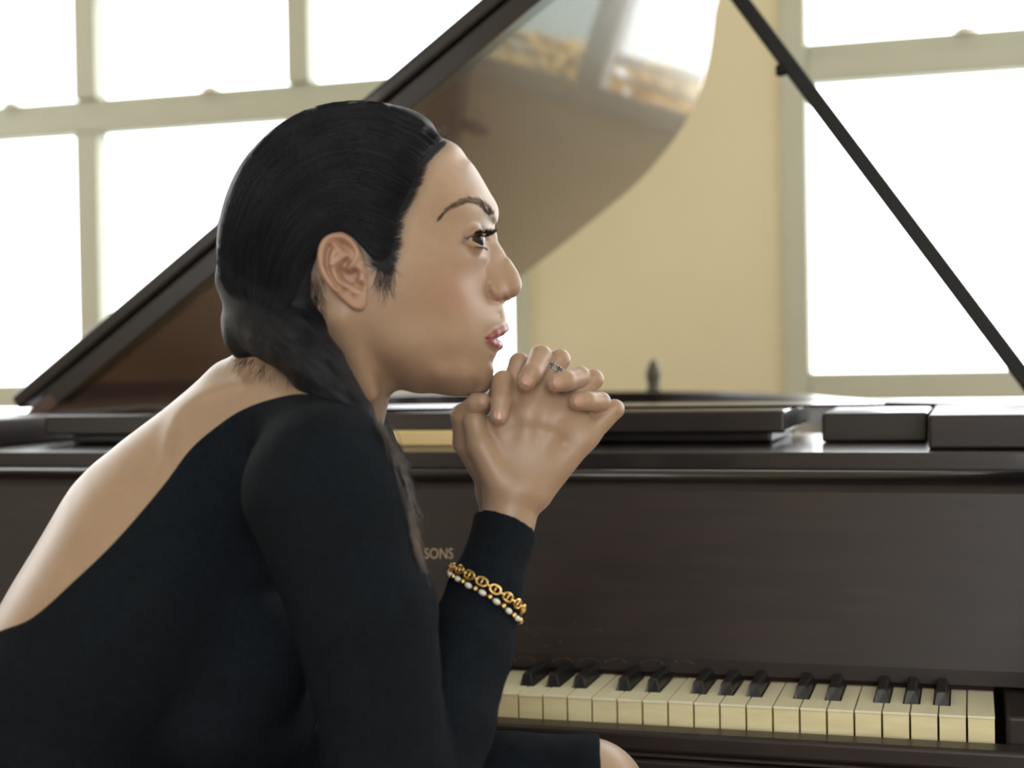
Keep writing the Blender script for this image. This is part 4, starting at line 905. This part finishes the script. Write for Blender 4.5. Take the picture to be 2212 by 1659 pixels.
# loose ends of the ponytail falling past the shoulder, and flyaways
L_, R__ = [], []
for k in range(130):
    t0 = rg.uniform(0, 1); st = np.array([834, 938, 462])+np.array([-22, -38, -20])*t0+rg.normal(0, 4, 3); ey_ = rg.uniform(1000, 1260); e = np.array([883+(ey_-1090)*0.15+rg.normal(4, 8), ey_, rg.uniform(430, 465)])
    m1 = st*0.55+e*0.45+np.array([rg.normal(-2, 7), rg.normal(0, 12), rg.normal(8, 8)]); e2 = e+np.array([rg.normal(6, 13), rg.uniform(0, 24), 0])
    L_.append(np.array([cv(*p) for p in spline([st, m1, e, e2], 6)])); R__.append(rg.uniform(0.4, 0.75))
strands('loose_hair', L_, M_wisp, hair, R__); L_, R__ = [], []
for k in range(40):
    a = rg.uniform(0, 1); p = np.array([955-rg.uniform(0, 40)*1.6, 296-rg.uniform(0, 12)]); d = rg.uniform(-1.9, -0.4); ln = rg.uniform(12, 34); q = p+ln*np.array([math.cos(d), math.sin(d)])*0.6; q2 = q+ln*np.array([math.cos(d-0.8), math.sin(d-0.8)])*0.5; z = rg.uniform(-30, 40)
    L_.append(np.array([cv(*x) for x in spline([(*p, z), (*q, z), (*q2, z+4)], 5)])); R__.append(rg.uniform(0.25, 0.4))
strands('flyaway_hair', L_, M_wisp, hair, R__)
strands('ponytail_hair', [np.array([cv(*p) for p in spline([np.array(TAILC[i][:3])*0+np.array([x0+o[0], y0+o[1], d0+o[2]]) for i, (x0, y0, d0, r0) in enumerate([(590, 690, 120, 70), (640, 740, 185, 66), (690, 800, 230, 56), (735, 858, 262, 44), (775, 900, 285, 32), (806, 940, 305, 20), (828, 985, 318, 11), (842, 1030, 322, 5)]) for o in [np.array([math.cos(a_)*0.6, -math.sin(a_)*0.6, b_])*(r0+1.2)]], 4)]) for a_, b_ in [(u, math.sqrt(max(0, 1-0.36))) for u in rg.uniform(-1.2, 2.2, 160)]], M_strand, hair, rg.uniform(0.35, 0.6, 160))

# ------------------------------------------------------------------ eyes, lashes, brows, nails
def eye_mat():
    M = bpy.data.materials.new('eye'); M.use_nodes = True; nt = M.node_tree; b = nt.nodes['Principled BSDF']
    at = nt.nodes.new('ShaderNodeAttribute'); at.attribute_name = 'ring'; n1 = nt.nodes.new('ShaderNodeTexNoise'); n1.inputs['Scale'].default_value = 4
    ad = nt.nodes.new('ShaderNodeMath'); ad.operation = 'MULTIPLY_ADD'; ad.inputs[1].default_value = 0.02; nt.links.new(n1.outputs['Fac'], ad.inputs[0]); nt.links.new(at.outputs['Fac'], ad.inputs[2])
    r = nt.nodes.new('ShaderNodeValToRGB'); e = r.color_ramp.elements; e[0].position = 0; e[0].color = (0.002, 0.002, 0.002, 1); e[1].position = 1; e[1].color = (0.34, 0.30, 0.28, 1)
    for p, c in ((0.17, (0.002, 0.002, 0.002, 1)), (0.2, (0.016, 0.008, 0.006, 1)), (0.44, (0.012, 0.006, 0.005, 1)), (0.5, (0.01, 0.006, 0.005, 1)), (0.56, (0.32, 0.28, 0.26, 1))): q = e.new(p); q.color = c
    nt.links.new(ad.outputs[0], r.inputs[0]); nt.links.new(r.outputs[0], b.inputs['Base Color']); b.inputs['Roughness'].default_value = 0.06; b.inputs['Specular IOR Level'].default_value = 0.35; b.inputs['Coat Weight'].default_value = 0.25; b.inputs['Coat Roughness'].default_value = 0.02
    return M
M_eye = eye_mat()
def eyeball(sg):
    c = np.array(EYE_C)*np.array([1, 1, sg]); V = []; n = 40; rings = 28; rr = []
    for i in range(rings+1):
        th = math.pi*i/rings
        for k in range(n):
            ph = 2*math.pi*k/n; x, y, z = math.cos(th), math.sin(th)*math.cos(ph), math.sin(th)*math.sin(ph); r = EYE_R+3.0*math.exp(-(th/0.45)**2); g = math.radians(30); e_ = math.radians(-3)
            x, z = x*math.cos(g)-z*math.sin(g), x*math.sin(g)+z*math.cos(g); V.append((c[0]+r*x, c[1]+r*y, c[2]+r*z)); rr.append(th*0.70)
    V = np.array(V); i, k = np.meshgrid(np.arange(rings), np.arange(n), indexing='ij'); i = i.ravel(); k = k.ravel(); k2 = (k+1) % n
    o = np_mesh('eye', world(V), np.stack([i*n+k, i*n+k2, (i+1)*n+k2, (i+1)*n+k], 1), M_eye, person)
    at = o.data.attributes.new('ring', 'FLOAT', 'POINT'); at.data.foreach_set('value', np.array(rr, f32)); return o
M_lash = mat('lash_black', (0.006, 0.005, 0.005), 0.5, noise=(100, 0.5, (0.01, 0.008, 0.008)))
def lashes(sg):
    c = np.array(EYE_C); L_, R__ = [], []; rl = np.random.default_rng(3)
    for k in range(64):
        u = k/63; az = -0.55+1.75*u                              # around the front of the eye, from the inner to the outer corner
        up = math.radians(20-7*abs(az-0.3)); v = np.array([math.cos(up)*math.cos(az), -math.sin(up), math.cos(up)*math.sin(az)]); b0 = c+v*40
        ln = (13+9*math.sin(math.pi*min(1, max(0, u))))*rl.uniform(0.85, 1.15); o = np.array([math.cos(az), 0, math.sin(az)]); j = rl.normal(0, 0.10)
        pts = [b0, b0+o*ln*0.45+np.array([0, 1.0, 0]), b0+o*ln*0.85+np.array([0, -2.5+4*j, 0]), b0+o*ln*1.08+np.array([0, -8+10*j, 0])]
        pts = spline(pts, 4)*np.array([1, 1, 1]); pts[:, 2] *= sg; L_.append(pts); R__.append(1.25)
    for k in range(26):
        u = k/25; az = -0.4+1.5*u; up = math.radians(-24); v = np.array([math.cos(up)*math.cos(az), -math.sin(up), math.cos(up)*math.sin(az)]); b0 = c+v*39.5; o = np.array([math.cos(az), 0, math.sin(az)])
        pts = spline([b0, b0+o*4+np.array([0, 2, 0]), b0+o*7+np.array([0, 6, 0])], 4); pts[:, 2] *= sg; L_.append(pts); R__.append(0.5)
    strands('eyelashes', L_, M_lash, person, R__)
for sg in (1, -1): eyeball(sg); lashes(sg)
L_, R__ = [], []; rl = np.random.default_rng(4)
bl = spline([(952, 470), (961, 459), (975, 448), (992, 439), (1012, 433), (1033, 437), (1048, 447), (1058, 460), (1060, 467)], 8)
for k in range(330):
    i = rl.integers(0, len(bl)-1); w = np.interp(i/len(bl), np.linspace(0, 1, 6), [1, 3, 5.5, 7, 8, 7]); t = bl[i+1]-bl[i]; t /= np.linalg.norm(t); nrm = np.array([t[1], -t[0]])
    p = bl[i]+nrm*rl.uniform(-w, w); d_ = -t+nrm*0.35*rl.normal(0.3, 0.5); d_ /= np.linalg.norm(d_); L_.append(p+np.linspace(0, 1, 4)[:, None]*d_*rl.uniform(9, 16)); R__.append(rl.uniform(0.2, 0.38))
cat_ = np.concatenate(L_); D3 = drop(f_face, cat_[:, 0], cat_[:, 1], 260, 40); D3[:, 2] += 0.5; D3 = D3.reshape(len(L_), 4, 3)
M_brow = mat('brow_hair', (0.06, 0.035, 0.022), 0.55, noise=(80, 0.6, (0.03, 0.018, 0.012)))
for sg in (1, -1):
    strands('eyebrow', [l*np.array([1, 1, sg]) for l in D3 if np.abs(np.diff(l[:, 2])).max() < 14], M_brow, person, R__)
# finger nails of the hand that lies over the near one
M_nail = mat('nail', (0.46, 0.28, 0.225), 0.22, spec=0.5, coat=0.4, noise=(200, 0.4, (0.43, 0.26, 0.205)))
def nail(F_):
    a, b = np.array(F_[2][:3]), np.array(F_[3][:3]); r = F_[3][3]; t = (b-a)/np.linalg.norm(b-a); out = np.array([0, 0, 1.0]); nrm = out-t*(out@t); nrm /= np.linalg.norm(nrm); sd = np.cross(t, nrm); V = []; n1, n2 = 9, 9
    for i in range(n1):
        for j in range(n2):
            u = i/(n1-1); v = -1+2*j/(n2-1); hw = 0.66*(1-0.18*(1-u)**2)*math.sqrt(max(0.0, 1-(max(0, (u-0.55)/0.55))**3)); ang = v*hw*1.15
            ctr = b+t*(-17+31*u-2.0*v*v*u); V.append(ctr+(nrm*math.cos(ang)+sd*math.sin(ang))*(r*(1.035-0.30*max(0, u-0.5)**1.6*1.4)))
    V = np.array(V); lo = V-nrm*1.6; n = n1*n2; Q = []
    for i in range(n1-1):
        for j in range(n2-1):
            q = (i*n2+j, i*n2+j+1, (i+1)*n2+j+1, (i+1)*n2+j); Q.append(q[::-1]); Q.append(tuple(n+k for k in q))
    ring = [j for j in range(n2)]+[i*n2+n2-1 for i in range(1, n1)]+[(n1-1)*n2+j for j in range(n2-2, -1, -1)]+[i*n2 for i in range(n1-2, 0, -1)]
    for k in range(len(ring)): a_, b_ = ring[k], ring[(k+1) % len(ring)]; Q.append((a_, b_, n+b_, n+a_))
    return np_mesh('fingernail', world(np.concatenate([V, lo])), np.array(Q), M_nail, person)
for F_ in L_F: nail(F_)
# ------------------------------------------------------------------ jewellery (rests on her, so things of their own)
M_goldj = mat('polished_gold', (0.83, 0.58, 0.22), 0.22, metal=1.0, noise=(300, 0.3, (0.75, 0.5, 0.18)))
M_pearl = mat('pearl', (0.78, 0.76, 0.68), 0.2, coat=0.6, noise=(200, 0.4, (0.70, 0.68, 0.58)))
M_dbead = mat('dark_bead', (0.06, 0.07, 0.07), 0.2, noise=(300, 0.4, (0.1, 0.1, 0.1)))
M_silver = mat('white_gold', (0.22, 0.21, 0.20), 0.25, metal=1.0, noise=(300, 0.3, (0.5, 0.48, 0.44)))
M_dia = mat('diamond', (0.85, 0.85, 0.88), 0.03, coat=1.0, noise=(800, 0.6, (0.35, 0.35, 0.4)), **{'IOR': 2.2})
f_sl = lambda P: sleeve(P, arm_r, fore_r, 'r')-3.5
def loop(pts, lift, sd=1, nfar=26):
    """closed ring of points round the sleeve: near half through the photo points, far half round the back"""
    pts = spline(pts, 10); D = drop(f_sl, pts[:, 0], pts[:, 1], 330, 60); c = (D[0]+D[-1])/2; far = []
    c = c.copy(); mid = D[len(D)//2]
    for a in np.linspace(0, math.pi, nfar+2)[1:-1]:
        e = (D[-1]-D[0])/2; v = c-mid; v = v-e*(v@e)/(e@e); v = v/np.linalg.norm(v)
        p = c+e*math.cos(a)*1.0+v*math.sin(a)*160
        for _ in range(30):                                  # pull in onto the sleeve
            Pp = p[None].astype(f32); g = float(f_sl(Pp)[0]); w = c-p; w /= np.linalg.norm(w); p = p+w*np.clip(g*0.8, -10, 20)
        far.append(p)
    far = np.array(far); fx = np.array(cuff_n['r'][1]); far = far-fx*(sd*6.0)*np.sin(np.linspace(0, math.pi, len(far)))[:, None]
    ring = np.vstack([D, far]); N = len(ring)
    for _ in range(3): ring = 0.5*ring+0.25*(np.roll(ring, 1, 0)+np.roll(ring, -1, 0))
    ctr = ring.mean(0); o = ring-ctr; n_ = o/np.linalg.norm(o, axis=1)[:, None]; return ring+n_*lift
def resample(ring, m):
    R2 = np.vstack([ring, ring[:1]]); s = np.r_[0, np.cumsum(np.linalg.norm(np.diff(R2, axis=0), axis=1))]; t = np.linspace(0, s[-1], m, endpoint=False); return np.stack([np.interp(t, s, R2[:, i]) for i in range(3)], 1)
ringC = resample(loop([(977, 1228), (985, 1230), (1002, 1236), (1024, 1249), (1046, 1260), (1067, 1272), (1089, 1286), (1106, 1297), (1119, 1306), (1124, 1312)], 6.5, -1), 36)
cW = world(ringC); br = empty('bracelet', cW.mean(0), 'gold anchor-link chain bracelet round the black sleeve, above the beaded one', 'bracelet', 'bracelets on the sleeve')
ctrC = cW.mean(0)
def axes(W, i): t = W[(i+1) % len(W)]-W[i-1]; t /= np.linalg.norm(t); n = W[i]-ctrC; n -= t*(n@t); n /= np.linalg.norm(n); return t, n, np.cross(t, n)
for i in range(len(cW)):
    t, n, b = axes(cW, i); p = cW[i]
    if i % 2 == 0:
        a_, b_ = 12.0*S, 8.5*S; M_ = MB(); M_.tube([p+t*a_*math.cos(q)+b*b_*math.sin(q) for q in np.linspace(0, 2*math.pi, 20, endpoint=False)], 2.5*S, 8, True); M_.tube([p-b*b_, p+b*b_], 2.3*S, 8); M_.build('chain_link', M_goldj, br, True)
    else:
        a_, b_ = 7.5*S, 4.2*S; M_ = MB(); M_.tube([p+t*a_*math.cos(q)+n*b_*math.sin(q)*0.9 for q in np.linspace(0, 2*math.pi, 14, endpoint=False)], 2.1*S, 8, True); M_.build('chain_link', M_goldj, br, True)
ringB = resample(loop([(972, 1240), (980, 1246), (990, 1252), (1003, 1259), (1018, 1269), (1040, 1280), (1055, 1289), (1069, 1298), (1081, 1306), (1093, 1316), (1102, 1324), (1113, 1333), (1118, 1336)], 6.0, 1), 34)
bW = world(ringB); ctrC = bW.mean(0); bb = empty('bracelet', ctrC, 'bracelet of pearl and gold beads on the black sleeve, below the gold chain', 'bracelet', 'bracelets on the sleeve')
MB().tube(list(bW), 0.9*S, 6, True).build('bead_thread', M_dbead, bb, True)
def bead(p, t, n, b, ra, rt, m_, nm):
    V = []; F = []
    for i in range(9):
        th = math.pi*i/8
        for k in range(14): ph = 2*math.pi*k/14; V.append(p+t*ra*math.cos(th)+(n*math.cos(ph)+b*math.sin(ph))*rt*math.sin(th))
    for i in range(8):
        for k in range(14): F.append((i*14+k, i*14+(k+1) % 14, (i+1)*14+(k+1) % 14, (i+1)*14+k))
    return mesh_obj(nm, V, F, m_, bb, True)
for i in range(len(bW)):
    t, n, b = axes(bW, i); p = bW[i]
    if i % 2 == 0: bead(p, t, n, b, 8.6*S, 5.8*S, M_pearl, 'pearl')
    else: bead(p, t, n, b, 5.6*S, 6.0*S, M_goldj, 'gold_bead')
# ring with two rows of stones on the near hand
ra_, rb_ = np.array(R_F[1][0][:3]), np.array(R_F[1][1][:3]); tq = (rb_-ra_)/np.linalg.norm(rb_-ra_); cq = ra_+(rb_-ra_)*0.80; rq = R_F[1][0][3]+(R_F[1][1][3]-R_F[1][0][3])*0.80
W_c, W_t = world(cq[None])[0], world((cq+tq)[None])[0]-world(cq[None])[0]; W_t /= np.linalg.norm(W_t); n0 = np.cross(W_t, np.array([0, 0, 1.0])); n0 /= np.linalg.norm(n0); b0 = np.cross(W_t, n0)
rgo = empty('finger_ring', W_c, 'dark ring with two rows of sparkling stones on a finger of the clasped hands', 'ring')
for o_ in (-5.0, 0, 5.0):
    MB().tube([W_c+W_t*o_*S+(n0*math.cos(q)+b0*math.sin(q))*(rq+1.2)*S for q in np.linspace(0, 2*math.pi, 32, endpoint=False)], 2.0*S, 8, True).build('ring_band', M_silver, rgo, True)
for o_ in (-5.0, 5.0):
    for k in range(22):
        q = 2*math.pi*k/22; d_ = n0*math.cos(q)+b0*math.sin(q); p = W_c+W_t*o_*S+d_*(rq+2.8)*S; e = np.cross(W_t, d_); r_ = 2.3*S
        V = [p+(W_t*math.cos(a)+e*math.sin(a))*r_ for a in np.linspace(0, 2*math.pi, 6, endpoint=False)]+[p+d_*1.4*S+(W_t*math.cos(a)+e*math.sin(a))*r_*0.55 for a in np.linspace(0, 2*math.pi, 6, endpoint=False)]
        mesh_obj('ring_stone', V, [(0, 1, 2, 3, 4, 5)[::-1], (6, 7, 8, 9, 10, 11)]+[(i, (i+1) % 6, 6+(i+1) % 6, 6+i) for i in range(6)], M_dia, rgo)
# ------------------------------------------------------------------ bench under her, ornament on the rim
bc = world(np.array([[120.0, 2340.0, 0.0]]))[0]; bz = bc[2]
bench = empty('piano_bench', (bc[0], bc[1], 0), 'black padded piano bench under the seated woman', 'bench')
ux, uy = RGT[:2]/np.linalg.norm(RGT[:2]), FWD[:2]/np.linalg.norm(FWD[:2])
def obox(u0, u1, v0, v1, z0, z1): 
    P = [np.array([*(bc[:2]+ux*u+uy*v), z]) for z in (z0, z1) for u, v in ((u0, v0), (u1, v0), (u1, v1), (u0, v1))]
    return MB().add(P, [(0, 3, 2, 1), (4, 5, 6, 7), (0, 1, 5, 4), (1, 2, 6, 5), (2, 3, 7, 6), (3, 0, 4, 7)])
bevel(obox(-0.30, 0.27, -0.19, 0.17, bz-0.07, bz+0.012).build('seat_cushion', M_bench, bench), 0.018, 4)
bevel(obox(-0.28, 0.25, -0.17, 0.15, bz-0.14, bz-0.071).build('bench_apron', M_ebony, bench), 0.004)
for u in (-0.27, 0.205):
    for v in (-0.165, 0.11): bevel(obox(u, u+0.035, v, v+0.035, 0, bz-0.141).build('leg', M_ebony, bench), 0.004)
ob = on_y(1412, 846, 3.135)
orn = MB().lathe([(0.015, 0), (0.0155, 0.003), (0.0135, 0.010), (0.0145, 0.020), (0.0175, 0.030), (0.018, 0.040), (0.015, 0.049), (0.010, 0.055), (0.009, 0.060), (0.006, 0.064), (0.001, 0.066)], (ob[0], ob[1], HZ+0.0008), 24).build('ornament', M_orn, None, True)
tag(orn, 'small dark ornament standing on the far rim of the piano before the cream wall', 'ornament')

# golden shrub outside the right-hand window, caught in the lid's reflection
M_gleaf = mat('golden_leaf', (0.95, 0.62, 0.15), 0.8, noise=(6, 0.8, (0.85, 0.72, 0.30)))
rq_ = random.Random(21); sh = MB(); stems = MB()
SHX, SHY = -0.12, 6.2
for k in range(700):
    a, z = rq_.uniform(0, 6.283), rq_.choice((rq_.uniform(0.12, 0.40), rq_.uniform(0.52, 0.80), rq_.uniform(-0.42, 0.8))); r = 0.085*math.sqrt(rq_.random())*(1.0-0.25*abs(z-0.3)); p = Vector((SHX+r*math.cos(a), SHY+r*math.sin(a), z)); u = Vector((rq_.gauss(0, 1), rq_.gauss(0, 1), rq_.gauss(0, 1))).normalized(); v = u.orthogonal().normalized(); l = rq_.uniform(0.03, 0.05)
    sh.add([p-u*l, p+v*l*0.5, p+u*l, p-v*l*0.5], [(0, 1, 2, 3)])
for k in range(7):
    a = k*0.9; stems.tube([(SHX+0.03*math.cos(a), SHY+0.03*math.sin(a), -0.5), (SHX+0.07*math.cos(a), SHY+0.07*math.sin(a), 0.2), (SHX+0.10*math.cos(a), SHY+0.10*math.sin(a), 0.85)], 0.008, 6)
shr = empty('shrub', (SHX, SHY, -0.5), 'slender golden-leaved shrub outside the right-hand window', 'shrub')
sh.build('foliage', M_gleaf, shr); stems.build('stem', M_orn, shr)
